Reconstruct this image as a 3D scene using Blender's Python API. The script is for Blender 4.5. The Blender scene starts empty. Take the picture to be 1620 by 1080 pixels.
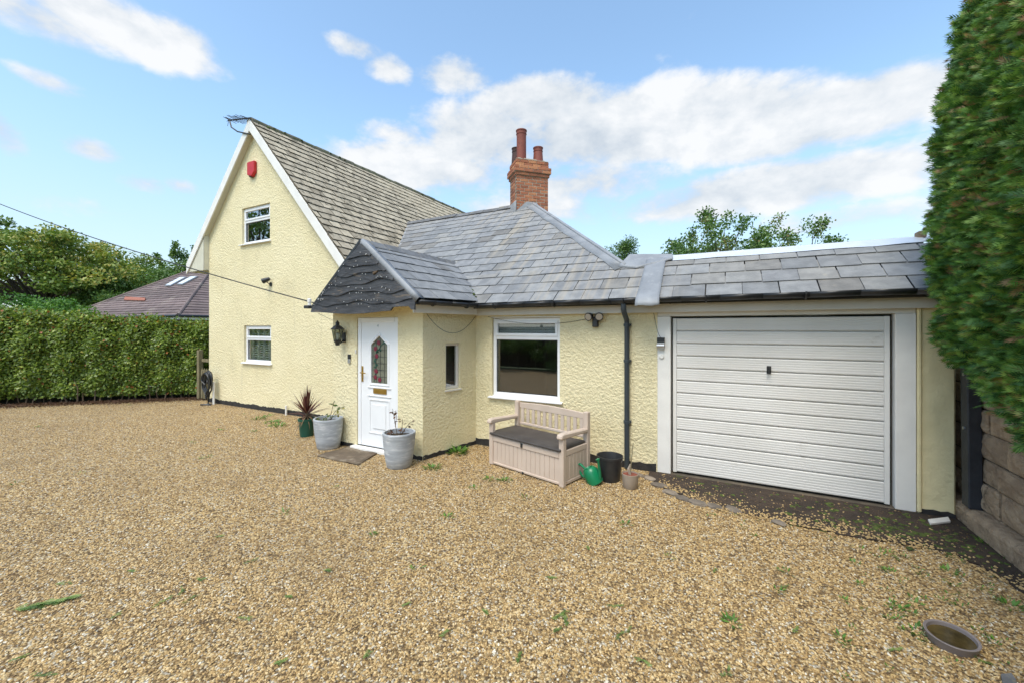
import bpy, bmesh, math, random
import numpy as np
from mathutils import Vector, Matrix
random.seed(11); RNG = np.random.default_rng(7)
sc = bpy.context.scene
C = sc.collection
R = math.radians
# ------------------------------------------------------------------ camera
F, CX, HY, H, YAW = 641.0, 810.0, 519.0, 1.85, R(27.7)
cc, ss = math.cos(YAW), math.sin(YAW)
cam = bpy.data.cameras.new('camera'); camo = bpy.data.objects.new('camera', cam); C.objects.link(camo)
camo.location = (0, 0, H); camo.rotation_euler = (R(90), 0, YAW)
cam.sensor_width = 36; cam.lens = F / 1620 * 36; cam.shift_y = -(540 - HY) / 1620
cam.clip_start = 0.05; cam.clip_end = 3000
sc.camera = camo
def ray(px, py):
    X = (px - CX) / F
    return (cc * X - ss, ss * X + cc, (HY - py) / F)
def G(px, py, z=0.0):                      # pixel on the horizontal plane z
    r = ray(px, py); t = (z - H) / r[2]; return (r[0] * t, r[1] * t, z)
def PY(px, py, y):                         # pixel on the vertical plane y
    r = ray(px, py); t = y / r[1]; return (r[0] * t, y, H + r[2] * t)
def CZ(X, Z, z=0.0):                       # camera right / forward metres to world
    return (cc * X - ss * Z, ss * X + cc * Z, z)
# ------------------------------------------------------------------ light, exposure
SUN_EL, SUN_AZ = R(60), R(177)             # azimuth clockwise from +Y
sd = Vector((math.sin(SUN_AZ) * math.cos(SUN_EL), math.cos(SUN_AZ) * math.cos(SUN_EL), math.sin(SUN_EL)))
sun = bpy.data.lights.new('sun', 'SUN'); sun.energy = 1.5; sun.angle = R(28); sun.color = (1, .94, .83)
suno = bpy.data.objects.new('sun', sun); C.objects.link(suno); suno.location = (0, 0, 30)
suno.rotation_euler = (-sd).to_track_quat('-Z', 'Y').to_euler()
vs = sc.view_settings
vs.view_transform = 'Standard'; vs.look = 'None'; vs.exposure = 0.88; vs.gamma = 1; vs.use_curve_mapping = False
# ------------------------------------------------------------------ world: sky with clouds
w = bpy.data.worlds.new('World'); sc.world = w; w.use_nodes = True
w.cycles.sampling_method = 'MANUAL'; w.cycles.sample_map_resolution = 256
nt = w.node_tree; nt.nodes.clear()
class NT:
    def __init__(s, t): s.t = t; s.n = t.nodes; s.l = t.links
    def new(s, ty, **k):
        n = s.n.new(ty)
        for a, b in k.items(): setattr(n, a, b)
        return n
    def put(s, sock, v):
        if hasattr(v, 'is_output') or isinstance(v, bpy.types.NodeSocket): s.l.new(v, sock)
        else: sock.default_value = v
    def math(s, op, a, b=0.0, c=0.0, clamp=False):
        n = s.new('ShaderNodeMath', operation=op, use_clamp=clamp)
        s.put(n.inputs[0], a); s.put(n.inputs[1], b); s.put(n.inputs[2], c); return n.outputs[0]
    def vmath(s, op, a, b=(0, 0, 0)):
        n = s.new('ShaderNodeVectorMath', operation=op); s.put(n.inputs[0], a); s.put(n.inputs[1], b)
        return n.outputs['Value'] if op in ('DOT_PRODUCT', 'LENGTH') else n.outputs[0]
    def noise(s, vec, scale, detail=3, rough=.55, dist=0.0):
        n = s.new('ShaderNodeTexNoise'); s.put(n.inputs['Vector'], vec); s.put(n.inputs['Scale'], scale)
        s.put(n.inputs['Detail'], detail); s.put(n.inputs['Roughness'], rough); s.put(n.inputs['Distortion'], dist); return n.outputs['Fac']
    def ramp(s, fac, stops):
        n = s.new('ShaderNodeValToRGB'); e = n.color_ramp.elements
        while len(e) > 1: e.remove(e[-1])
        for i, (p, c) in enumerate(stops):
            q = e[0] if i == 0 else e.new(p)
            q.position = p; q.color = tuple(c) + (1,) if len(c) == 3 else c
        s.put(n.inputs[0], fac); return n.outputs[0]
    def mix(s, fac, a, b, blend='MIX'):
        n = s.new('ShaderNodeMix', data_type='RGBA', blend_type=blend)
        s.put(n.inputs[0], fac)
        for i, v in ((6, a), (7, b)): s.put(n.inputs[i], tuple(v) + (1,) if isinstance(v, tuple) and len(v) == 3 else v)
        return n.outputs[2]
    def sstep(s, x, lo, hi):
        n = s.new('ShaderNodeMapRange', interpolation_type='SMOOTHSTEP'); s.put(n.inputs[0], x)
        n.inputs[1].default_value = lo; n.inputs[2].default_value = hi; return n.outputs[0]
N = NT(nt)
tc = N.new('ShaderNodeTexCoord').outputs['Generated']
sky = N.new('ShaderNodeTexSky', sky_type='NISHITA'); sky.sun_disc = False
sky.sun_elevation = SUN_EL; sky.sun_rotation = SUN_AZ; sky.altitude = 50; sky.air_density = 1.0; sky.dust_density = 1.2; sky.ozone_density = 1.6
dirn = N.vmath('NORMALIZE', tc)
sep = N.new('ShaderNodeSeparateXYZ'); N.l.new(dirn, sep.inputs[0]); dz = sep.outputs[2]
warp = N.new('ShaderNodeVectorMath', operation='MULTIPLY'); N.l.new(dirn, warp.inputs[0]); warp.inputs[1].default_value = (1, 1, 1.7)
n1 = N.noise(warp.outputs[0], 5.0, 7, .58, .1)
n2 = N.noise(warp.outputs[0], 13, 6, .6)
n0 = N.noise(warp.outputs[0], 1.7, 3, .5)
cov = None
for px, py, hw, hh, wt in ((1000, 205, 330, 62, 1.25), (1290, 190, 270, 52, 1.15), (680, 265, 150, 44, 1.0), (1200, 300, 330, 40, 1.1), (860, 165, 120, 45, 1.15), (770, 215, 100, 60, 1.15), (930, 290, 160, 40, .95),
                           (190, 45, 150, 46, .95), (40, 20, 110, 36, .9), (290, 62, 60, 34, .8), (145, 237, 52, 22, .9), (230, 290, 46, 18, .8), (285, 295, 34, 16, .8), (722, 120, 60, 34, .9), (565, 76, 48, 20, .85),
                           (615, 108, 38, 26, .85), (75, 130, 55, 20, .8), (0, 205, 40, 45, .95), (1240, 222, 90, 30, 1.0), (640, 215, 70, 24, .75), (900, 330, 330, 34, .75), (1330, 350, 230, 26, .7), (160, 330, 220, 20, .5)):
    c0 = Vector(ray(px, py)).normalized()
    T = (Vector(ray(px + hw, py)).normalized() - c0); Bv = (Vector(ray(px, py - hh)).normalized() - c0)
    d = N.vmath('SUBTRACT', dirn, tuple(c0))
    a = N.vmath('DOT_PRODUCT', d, tuple(T / T.length_squared)); b = N.vmath('DOT_PRODUCT', d, tuple(Bv / Bv.length_squared))
    e = N.math('ADD', N.math('MULTIPLY', a, a), N.math('MULTIPLY', b, b))
    g = N.math('MULTIPLY', N.math('SUBTRACT', 1.0, N.math('MULTIPLY', e, .5), clamp=True), wt)
    cov = g if cov is None else N.math('MAXIMUM', cov, g)
gen = N.math('MULTIPLY', N.sstep(n0, .5, .75), .7)                       # scattered clouds all round the sky
infront = N.sstep(N.vmath('DOT_PRODUCT', dirn, (-ss, cc, 0)), .25, .55)
cov = N.math('MAXIMUM', cov, N.math('MULTIPLY', gen, N.math('SUBTRACT', 1.0, infront)))
dens = N.math('ADD', cov, N.math('ADD', N.math('MULTIPLY', N.math('SUBTRACT', n1, .5), 2.1), N.math('MULTIPLY', N.math('SUBTRACT', n2, .5), .75)))
alpha = N.math('MULTIPLY', N.sstep(dens, .36, .92), .96)
ccol = N.ramp(N.math('ADD', N.math('MULTIPLY', n1, .75), N.math('MULTIPLY', n2, .35)), [(.42, (2.55, 2.85, 3.2)), (.54, (3.3, 3.5, 3.7)), (.66, (4.1, 4.15, 4.2))])
skyc = N.mix(N.sstep(dz, -.02, .45), sky.outputs[0], N.mix(1.0, sky.outputs[0], (1.38, 1.36, 1.3), 'MULTIPLY'))
skyc = N.mix(1.0, skyc, (1.0, 1.07, 1.03), 'MULTIPLY')
skyc = N.mix(N.math('MULTIPLY', N.sstep(dz, .42, .0), .6), skyc, (2.9, 3.3, 3.6))      # paler towards the horizon all round
bg = N.new('ShaderNodeBackground'); bg.inputs[1].default_value = .13
N.l.new(N.mix(alpha, skyc, ccol), bg.inputs[0])
out = N.new('ShaderNodeOutputWorld'); N.l.new(bg.outputs[0], out.inputs[0])
# ------------------------------------------------------------------ materials
MATS = {}
def mat(name, c1, c2=None, scale=6.0, rough=.7, bump=0.0, bscale=30.0, detail=4, rand=0.0, huer=None, metal=0.0, c3=None, s3=2.0, t3=(.55, .7), spec=.5, bdist=.01, attr=None, stretch=None, c3max=1.0):
    m = bpy.data.materials.new(name); m.use_nodes = True; MATS[name] = m
    n = NT(m.node_tree); p = n.n['Principled BSDF']
    pos = n.new('ShaderNodeNewGeometry').outputs['Position']
    if stretch:
        q = n.new('ShaderNodeVectorMath', operation='MULTIPLY'); n.l.new(pos, q.inputs[0]); q.inputs[1].default_value = stretch; pos = q.outputs[0]
    col = n.mix(n.sstep(n.noise(pos, scale, detail), .32, .68), c1, c2 or c1)
    if c3: col = n.mix(n.math('MULTIPLY', n.sstep(n.noise(pos, s3, 5, .65), *t3), c3max), col, c3)
    if attr: col = n.mix(1.0, col, n.ramp(n.new('ShaderNodeAttribute', attribute_name='rnd').outputs['Fac'], attr), 'MULTIPLY')
    if rand:
        rn = n.new('ShaderNodeObjectInfo').outputs['Random']
        if huer: col = n.mix(1.0, col, n.ramp(rn, huer), 'MULTIPLY')
        else:
            v = n.math('ADD', 1 - rand, n.math('MULTIPLY', rn, 2 * rand)); cb = n.new('ShaderNodeCombineXYZ')
            for i in range(3): n.l.new(v, cb.inputs[i])
            col = n.mix(1.0, col, cb.outputs[0], 'MULTIPLY')
    n.l.new(col, p.inputs['Base Color'])
    p.inputs['Roughness'].default_value = rough; p.inputs['Metallic'].default_value = metal
    p.inputs['Specular IOR Level'].default_value = spec
    if bump:
        b = n.new('ShaderNodeBump'); b.inputs['Strength'].default_value = bump; b.inputs['Distance'].default_value = bdist
        n.l.new(n.noise(pos, bscale, 5, .6), b.inputs['Height']); n.l.new(b.outputs[0], p.inputs['Normal'])
    return m
mat('wall_yellow', (.85, .75, .485), (.80, .70, .435), 1.3, .9, 1.0, 30, 5, c3=(.66, .58, .38), s3=1.3, t3=(.54, .85), bdist=.032, spec=.2)
m = MATS['wall_yellow']; n = NT(m.node_tree); p = n.n['Principled BSDF']; lk = p.inputs['Base Color'].links[0].from_socket          # faint rain streaks and flecks of old paint
pos = n.new('ShaderNodeNewGeometry').outputs['Position']; q = n.new('ShaderNodeVectorMath', operation='MULTIPLY'); n.l.new(pos, q.inputs[0]); q.inputs[1].default_value = (7, 7, .55)
lk = n.mix(n.math('MULTIPLY', n.sstep(n.noise(q.outputs[0], 1.0, 5, .65), .56, .78), .30), lk, (.55, .48, .32))
lk = n.mix(n.math('MULTIPLY', n.sstep(n.noise(pos, 21, 2, .5), .71, .76), .5), lk, (.42, .33, .18))
n.l.new(lk, p.inputs['Base Color'])
mat('pier_yellow', (.82, .70, .41), (.75, .64, .37), 3, .85, .55, 9, 5, c3=(.55, .50, .33), s3=2.2, t3=(.6, .8), bdist=.03, spec=.2)
mat('plinth_black', (.018, .017, .017), (.035, .032, .03), 12, .8, .8, 40, c3=(.5, .45, .3), s3=9, t3=(.66, .7))
mat('upvc', (.83, .83, .83), (.80, .80, .80), 3, .32, .0)
mat('white_paint', (.83, .80, .745), (.77, .74, .69), 4, .5, .15, 60, c3=(.5, .48, .44), s3=6, t3=(.68, .78))
mat('cream_paint', (.72, .68, .61), (.66, .62, .55), 3, .55, .1, 50, c3=(.42, .38, .32), s3=5, t3=(.66, .8), stretch=(1, 1, .4))
mat('garage_paint', (.78, .755, .715), (.72, .695, .65), 1.2, .45, .12, 14, c3=(.48, .44, .37), s3=3.1, t3=(.64, .80), rand=.015, stretch=(1, 1, 1.6), bdist=.006)
mat('soffit', (.66, .63, .5), (.6, .57, .45), 3, .6)
mat('slate', (.265, .265, .265), (.195, .196, .198), 7, .7, .5, 26, 5, rand=1, huer=[(0, (.84, .85, .86)), (.35, (.98, .98, .99)), (.7, (1.09, 1.09, 1.08)), (.88, (1.16, 1.12, 1.05)), (.95, (.88, .84, .78)), (1, (.74, .70, .65))], c3=(.33, .31, .26), s3=9, t3=(.6, .76), bdist=.008, c3max=.6)
m = MATS['slate']; n = NT(m.node_tree); p = n.n['Principled BSDF']            # rusty streaks running down the slates below the hip and chimney
lk = p.inputs['Base Color'].links[0].from_socket
pos = n.new('ShaderNodeNewGeometry').outputs['Position']; sp = n.new('ShaderNodeSeparateXYZ'); n.l.new(pos, sp.inputs[0])
q = n.new('ShaderNodeVectorMath', operation='MULTIPLY'); n.l.new(pos, q.inputs[0]); q.inputs[1].default_value = (7.5, .35, .3)
st = n.sstep(n.noise(q.outputs[0], 1.0, 5, .65), .45, .72)
dd = n.math('ADD', sp.outputs[0], sp.outputs[1])                               # the hip lies on x + y = 4.68
band = n.math('MULTIPLY', n.sstep(dd, 1.9, 3.4), n.sstep(sp.outputs[0], -.2, -1.2))
n.l.new(n.mix(n.math('MULTIPLY', n.math('MULTIPLY', st, band), .6), lk, (.42, .355, .265)), p.inputs['Base Color'])
mat('tile', (.46, .395, .295), (.35, .295, .215), 5, .85, .7, 30, 5, rand=1, huer=[(0, (.72, .70, .66)), (.3, (.98, .97, .95)), (.75, (1.12, 1.1, 1.06)), (1, (1.25, 1.24, 1.2))], c3=(.085, .07, .045), s3=5.5, t3=(.54, .68), bdist=.012)
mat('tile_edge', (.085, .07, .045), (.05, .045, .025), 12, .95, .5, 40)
mat('ridge_moss', (.16, .145, .11), (.085, .09, .04), 9, .95, .9, 30, rand=.2, bdist=.02)
mat('ridge_slate', (.17, .17, .175), (.12, .118, .115), 9, .7, .5, 30, rand=.15, c3=(.26, .22, .14), s3=8, t3=(.58, .7))
mat('underlay', (.03, .03, .03), (.045, .043, .04), 5, .9)
mat('lead', (.30, .31, .325), (.225, .235, .25), 3.5, .55, .35, 9, metal=.0, bdist=.02, c3=(.36, .37, .38), s3=5, t3=(.55, .75))
mat('lead_pale', (.40, .40, .40), (.30, .30, .30), 5, .6, .5, 14, c3=(.12, .11, .08), s3=9, t3=(.58, .7))
mat('silver_flash', (.80, .82, .84), (.72, .74, .77), 4, .38, .2, 9, metal=.25)
mat('moss', (.10, .14, .025), (.045, .06, .015), 20, .95, .8, 60)
mat('brick', (.42, .155, .075), (.34, .12, .06), 16, .88, .6, 60, rand=1, huer=[(0, (.55, .5, .5)), (.15, (.85, .85, .85)), (.6, (1, 1, 1)), (.85, (1.2, 1.28, 1.2)), (1, (1.3, 1.6, 1.5))], c3=(.10, .075, .055), s3=8, t3=(.62, .74))
mat('mortar', (.46, .39, .29), (.36, .30, .22), 14, .95, .8, 50)
mat('terracotta', (.25, .065, .038), (.20, .052, .032), 8, .65, .2, 30, c3=(.08, .03, .025), s3=5, t3=(.6, .75))
mat('terracotta_dark', (.07, .03, .025), (.05, .025, .02), 8, .7)
mat('black_wood', (.060, .060, .064), (.032, .032, .035), 5, .6, .8, 14, c3=(.17, .125, .08), s3=4.5, t3=(.56, .76), stretch=(1, 1, 5), bdist=.012)
mat('black_plastic', (.018, .019, .021), (.024, .025, .027), 4, .4)
mat('pipe_grey', (.042, .055, .066), (.036, .047, .057), 4, .42)
mat('brass', (.52, .33, .08), (.42, .26, .06), 9, .33, metal=.85)
mat('steel', (.52, .52, .52), None, 5, .35, metal=.8)
mat('red_plastic', (.55, .018, .02), (.48, .015, .018), 5, .45)
mat('bulb', (.85, .85, .82), None, 5, .2)
mat('bench_resin', (.61, .49, .395), (.565, .45, .36), 5, .6, .12, 60)
mat('bench_seat', (.050, .042, .038), (.075, .065, .058), 4, .55, .2, 30)
mat('pot_grey', (.46, .48, .50), (.34, .36, .385), 4, .6, .55, 9, stretch=(1, 1, 5), bdist=.012, c3=(.58, .59, .60), s3=5, t3=(.5, .66))
mat('pot_green', (.012, .10, .065), (.01, .08, .05), 5, .5)
mat('pot_beige', (.36, .29, .225), (.31, .25, .19), 5, .6)
mat('can_green', (.006, .21, .085), (.006, .17, .07), 5, .34)
mat('bucket_black', (.022, .022, .024), (.04, .04, .04), 7, .5)
mat('soil', (.035, .025, .017), (.06, .043, .028), 25, .95, 1.0, 60, c3=(.15, .11, .06), s3=40, t3=(.62, .7), bdist=.02)
mat('mat_brown', (.165, .12, .078), (.115, .085, .056), 6, .95, .8, 160, c3=(.25, .2, .14), s3=4, t3=(.5, .65))
mat('bowl', (.24, .20, .185), (.19, .16, .15), 8, .5)
mat('murky', (.20, .14, .05), (.09, .065, .025), 14, .1)
mat('stone', (.42, .305, .20), (.29, .205, .135), 7, .95, 1.0, 22, 6, rand=.2, c3=(.15, .11, .07), s3=6, t3=(.58, .74), bdist=.05)
mat('mortar_dark', (.15, .12, .085), (.09, .075, .055), 9, .95, .8, 40)
mat('post_black', (.022, .024, .030), (.034, .037, .045), 6, .5, .4, 30)
mat('gate_wood', (.24, .20, .115), (.165, .14, .075), 6, .9, .5, 30, stretch=(3, 3, .6))
mat('fence_wood', (.075, .052, .036), (.05, .036, .026), 4, .9, .4, 20, rand=.2)
mat('bark', (.10, .078, .058), (.06, .047, .036), 6, .95, .8, 14, stretch=(2, 2, .5))
mat('twig', (.15, .10, .06), (.10, .07, .045), 6, .9)
mat('red_tile', (.19, .14, .13), (.135, .098, .094), 2.5, .85, .5, 12, c3=(.26, .215, .18), s3=1.2, t3=(.5, .75), rand=.22)
mat('orange_tile', (.34, .125, .08), None, 2, .8)
mat('far_brick', (.26, .085, .05), (.2, .07, .045), 4, .9, rand=.1)
mat('terrain', (.07, .11, .03), (.10, .12, .04), .6, .95, .5, 8)
mat('earth_strip', (.075, .05, .034), (.04, .028, .02), 4, .95, 1.0, 45, c3=(.075, .09, .02), s3=4.5, t3=(.60, .70), bdist=.03)
mat('edge_stone', (.24, .195, .15), (.15, .125, .10), 9, .9, .7, 30, rand=.3)
mat('cable', (.02, .02, .02), None, 4, .6)
mat('room', (.22, .19, .16), (.18, .16, .14), 1, .9)
mat('room_white', (.62, .62, .60), None, 1, .7)
mat('rose_red', (.16, .012, .03), (.22, .02, .05), 60, .35)
mat('obscure_glass', (.20, .205, .15), (.10, .105, .085), 5, .12, .2, 60)
mat('came', (.055, .055, .055), None, 4, .5, metal=.4)
def leafmat(name, stops, rough=.5, trans=.25):
    m = bpy.data.materials.new(name); m.use_nodes = True; MATS[name] = m
    n = NT(m.node_tree); p = n.n['Principled BSDF']
    col = n.ramp(n.new('ShaderNodeAttribute', attribute_name='rnd').outputs['Fac'], stops)
    n.l.new(col, p.inputs['Base Color']); p.inputs['Roughness'].default_value = rough
    t = n.new('ShaderNodeBsdfTranslucent'); n.l.new(n.mix(1.0, col, (1.1, 1.2, .6), 'MULTIPLY'), t.inputs[0])
    ms = n.new('ShaderNodeMixShader'); ms.inputs[0].default_value = trans
    n.l.new(p.outputs[0], ms.inputs[1]); n.l.new(t.outputs[0], ms.inputs[2]); n.l.new(ms.outputs[0], n.n['Material Output'].inputs[0])
leafmat('leaf_hedge', [(0, (0.080, 0.121, 0.021)), (.35, (0.143, 0.214, 0.031)), (.7, (0.242, 0.327, 0.049)), (.9, (0.371, 0.411, 0.069)), (.96, (0.484, 0.280, 0.069)), (1, (0.398, 0.131, 0.042))], .42)
leafmat('leaf_conifer', [(0, (.03, .085, .02)), (.35, (.075, .19, .035)), (.60, (.17, .33, .055)), (.80, (.29, .42, .08)), (.86, (.27, .22, .07)), (1, (.32, .17, .075))], .55, .2)
leafmat('leaf_tree_yellow', [(0, (0.091, 0.166, 0.029)), (.4, (0.163, 0.243, 0.040)), (.7, (0.285, 0.330, 0.056)), (1, (0.490, 0.389, 0.095))], .5)
leafmat('leaf_tree_green', [(0, (0.056, 0.119, 0.024)), (.5, (0.103, 0.196, 0.038)), (1, (0.196, 0.281, 0.061))], .5)
leafmat('leaf_apple', [(0, (0.060, 0.128, 0.030)), (.5, (0.112, 0.203, 0.045)), (.85, (0.195, 0.285, 0.075)), (1, (0.255, 0.195, 0.075))], .45)
leafmat('leaf_weed', [(0, (0.050, 0.130, 0.018)), (.6, (0.100, 0.234, 0.029)), (1, (0.200, 0.338, 0.053))], .5)
leafmat('leaf_clip', [(0, (.07, .13, .03)), (.6, (.16, .27, .05)), (1, (.30, .38, .11))], .5)
leafmat('leaf_cordyline', [(0, (.055, .012, .015)), (.5, (.10, .022, .024)), (.8, (.15, .045, .04)), (1, (.22, .10, .07))], .4, .12)
leafmat('leaf_dry', [(0, (.16, .10, .05)), (1, (.30, .20, .11))], .8)
leafmat('leaf_dead', [(0, (.07, .035, .022)), (1, (.13, .065, .035))], .8)
leafmat('leaf_rose', [(0, (.05, .10, .02)), (.7, (.11, .16, .03)), (1, (.30, .22, .03))], .5)
def glass(name, tint=(1, 1, 1), ior=1.52, fac=1.0):
    m = bpy.data.materials.new(name); m.use_nodes = True; MATS[name] = m
    n = NT(m.node_tree); n.n.remove(n.n['Principled BSDF'])
    g = n.new('ShaderNodeBsdfGlossy'); g.inputs['Roughness'].default_value = .01
    t = n.new('ShaderNodeBsdfTransparent'); t.inputs[0].default_value = tint + (1,)
    fr = n.new('ShaderNodeFresnel'); fr.inputs[0].default_value = ior
    front = n.math('SUBTRACT', 1.0, n.new('ShaderNodeNewGeometry').outputs['Backfacing'])     # reflect at the outer face only
    ms = n.new('ShaderNodeMixShader'); n.l.new(n.math('MULTIPLY', n.math('MULTIPLY', fr.outputs[0], front), fac, clamp=True), ms.inputs[0])
    n.l.new(t.outputs[0], ms.inputs[1]); n.l.new(g.outputs[0], ms.inputs[2]); n.l.new(ms.outputs[0], n.n['Material Output'].inputs[0])
glass('glass', (.85, .88, .87), 1.52, 5.5)          # double glazing: several reflecting faces
glass('door_glass', (.62, .66, .60), 1.52, 1.6)
# gravel sheet
m = bpy.data.materials.new('gravel_sheet'); m.use_nodes = True; MATS['gravel_sheet'] = m
n = NT(m.node_tree); p = n.n['Principled BSDF']; pos = n.new('ShaderNodeNewGeometry').outputs['Position']
vo = n.new('ShaderNodeTexVoronoi'); n.l.new(pos, vo.inputs['Vector']); vo.inputs['Scale'].default_value = 62
sv = n.new('ShaderNodeSeparateColor'); n.l.new(vo.outputs['Color'], sv.inputs[0])
GR = [(0, (.09, .056, .026)), (.20, (.25, .155, .062)), (.44, (.44, .285, .115)), (.68, (.585, .40, .17)), (.84, (.68, .52, .28)), (.93, (.40, .34, .25)), (1, (.82, .74, .58))]
col = n.ramp(sv.outputs[0], GR)
col = n.mix(n.math('MULTIPLY', n.sstep(vo.outputs['Distance'], .35, .8), .5), col, (.07, .044, .02))
col = n.mix(n.math('MULTIPLY', n.sstep(n.noise(pos, .8, 6, .65), .48, .74), .38), col, (.20, .135, .065))
n.l.new(col, p.inputs['Base Color']); p.inputs['Roughness'].default_value = .85
b = n.new('ShaderNodeBump'); b.inputs['Strength'].default_value = 1; b.inputs['Distance'].default_value = .012; b.invert = True
n.l.new(vo.outputs['Distance'], b.inputs['Height']); n.l.new(b.outputs[0], p.inputs['Normal'])
m = bpy.data.materials.new('gravel_stone'); m.use_nodes = True; MATS['gravel_stone'] = m
n = NT(m.node_tree); p = n.n['Principled BSDF']
pos = n.new('ShaderNodeNewGeometry').outputs['Position']
col = n.ramp(n.new('ShaderNodeObjectInfo').outputs['Random'], GR)
col = n.mix(n.math('MULTIPLY', n.sstep(n.noise(pos, .8, 6, .65), .48, .74), .38), col, (.24, .155, .075))
n.l.new(col, p.inputs['Base Color']); p.inputs['Roughness'].default_value = .65
# ------------------------------------------------------------------ mesh helpers
def link(name, me, m, parent=None, loc=(0, 0, 0)):
    o = bpy.data.objects.new(name, me); C.objects.link(o)
    if m and not me.materials: me.materials.append(MATS[m])
    if parent is not None:
        o.parent = parent; o.location = Vector(loc) - wloc(parent)
    else: o.location = loc
    return o
def wloc(o):
    v = Vector(o.location)
    while o.parent: o = o.parent; v += Vector(o.location)
    return v
def tag(o, label=None, cat=None, group=None, kind=None):
    for k, v in (('label', label), ('category', cat), ('group', group), ('kind', kind)):
        if v: o[k] = v
    return o
def thing(name, label, cat, loc, group=None):
    o = bpy.data.objects.new(name, None); C.objects.link(o); o.location = loc; o.empty_display_size = .1
    return tag(o, label, cat, group)
def part(name, parent, loc):
    o = bpy.data.objects.new(name, None); C.objects.link(o); o.parent = parent; o.location = Vector(loc) - wloc(parent); o.empty_display_size = .1
    return o
class B:
    def __init__(s, T=None): s.v = []; s.f = []; s.T = T
    def add(s, vs, fs):
        k = len(s.v)
        for v in vs:
            v = Vector(v); s.v.append(s.T @ v if s.T else v)
        s.f += [[i + k for i in f] for f in fs]; return s
    def box(s, x0, x1, y0, y1, z0, z1):
        return s.add([(x0, y0, z0), (x1, y0, z0), (x1, y1, z0), (x0, y1, z0), (x0, y0, z1), (x1, y0, z1), (x1, y1, z1), (x0, y1, z1)],
                     [(0, 3, 2, 1), (4, 5, 6, 7), (0, 1, 5, 4), (1, 2, 6, 5), (2, 3, 7, 6), (3, 0, 4, 7)])
    def prism(s, poly, off):               # extrude a 3-D polygon along off
        n_ = len(poly); off = Vector(off); a = [Vector(p) for p in poly]
        return s.add(a + [p + off for p in a], [list(range(n_))[::-1], list(range(n_, 2 * n_))] + [(i, (i + 1) % n_, (i + 1) % n_ + n_, i + n_) for i in range(n_)])
    def tube(s, pts, r, n_=8, cap=True):
        pts = [Vector(p) for p in pts]; rs = r if isinstance(r, (list, tuple)) else [r] * len(pts)
        vs, fs = [], []; prev = None
        for i, p in enumerate(pts):
            t = (pts[min(i + 1, len(pts) - 1)] - pts[max(i - 1, 0)]).normalized()
            if prev is None: a = t.orthogonal().normalized()
            else:
                a = prev - t * prev.dot(t); a = a.normalized() if a.length > 1e-5 else t.orthogonal().normalized()
            prev = a; b_ = t.cross(a)
            for k in range(n_):
                q = 2 * math.pi * k / n_; vs.append(p + (a * math.cos(q) + b_ * math.sin(q)) * rs[i])
        for i in range(len(pts) - 1):
            for k in range(n_): fs.append((i * n_ + k, i * n_ + (k + 1) % n_, (i + 1) * n_ + (k + 1) % n_, (i + 1) * n_ + k))
        if cap: fs += [list(range(n_))[::-1], list(range(len(vs) - n_, len(vs)))]
        return s.add(vs, fs)
    def lathe(s, prof, c=(0, 0, 0), n_=24, sx=1, sy=1):
        vs, fs = [], []
        for r_, z in prof:
            for k in range(n_):
                q = 2 * math.pi * k / n_; vs.append((c[0] + r_ * math.cos(q) * sx, c[1] + r_ * math.sin(q) * sy, c[2] + z))
        for i in range(len(prof) - 1):
            for k in range(n_): fs.append((i * n_ + k, i * n_ + (k + 1) % n_, (i + 1) * n_ + (k + 1) % n_, (i + 1) * n_ + k))
        if prof[0][0] > 0: fs.append(list(range(n_))[::-1])
        if prof[-1][0] > 0: fs.append(list(range(len(vs) - n_, len(vs))))
        return s.add(vs, fs)
    def build(s, name, m, parent=None, bevel=0.0, smooth=False, fixn=True):
        vs = s.v
        lo = Vector([min(v[i] for v in vs) for i in range(3)]); hi = Vector([max(v[i] for v in vs) for i in range(3)])
        o_ = Vector(((lo.x + hi.x) / 2, (lo.y + hi.y) / 2, lo.z))
        me = bpy.data.meshes.new(name); me.from_pydata([v - o_ for v in vs], [], s.f)
        if bevel or fixn:
            bm = bmesh.new(); bm.from_mesh(me)
            bmesh.ops.remove_doubles(bm, verts=bm.verts, dist=1e-6)
            bmesh.ops.recalc_face_normals(bm, faces=bm.faces)
            if bevel:
                es = [e for e in bm.edges if len(e.link_faces) == 2 and e.calc_face_angle(0) > .6]
                bmesh.ops.bevel(bm, geom=es, offset=bevel, segments=1, affect='EDGES', clamp_overlap=True)
            bm.to_mesh(me); bm.free()
        if smooth:
            for q in me.polygons: q.use_smooth = True
            try: me.set_sharp_from_angle(angle=R(40))
            except Exception: pass
        return link(name, me, m, parent, o_)
def numesh(name, V, Fc, rnd, m, parent=None, origin=(0, 0, 0)):
    """big triangle/quad mesh from numpy: V (n,3), Fc (k,q)"""
    me = bpy.data.meshes.new(name); o_ = np.array(origin, float)
    V = (V - o_).astype(np.float32); k, q = Fc.shape
    me.vertices.add(len(V)); me.vertices.foreach_set('co', V.ravel())
    me.loops.add(k * q); me.loops.foreach_set('vertex_index', Fc.astype(np.int32).ravel())
    me.polygons.add(k); me.polygons.foreach_set('loop_start', np.arange(0, k * q, q, dtype=np.int32)); me.polygons.foreach_set('loop_total', np.full(k, q, np.int32))
    me.update(calc_edges=True)
    if rnd is not None:
        a = me.attributes.new('rnd', 'FLOAT', 'POINT'); a.data.foreach_set('value', rnd.astype(np.float32))
    return link(name, me, m, parent, origin)
def unit(a): return a / np.maximum(np.linalg.norm(a, axis=-1, keepdims=True), 1e-9)
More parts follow.
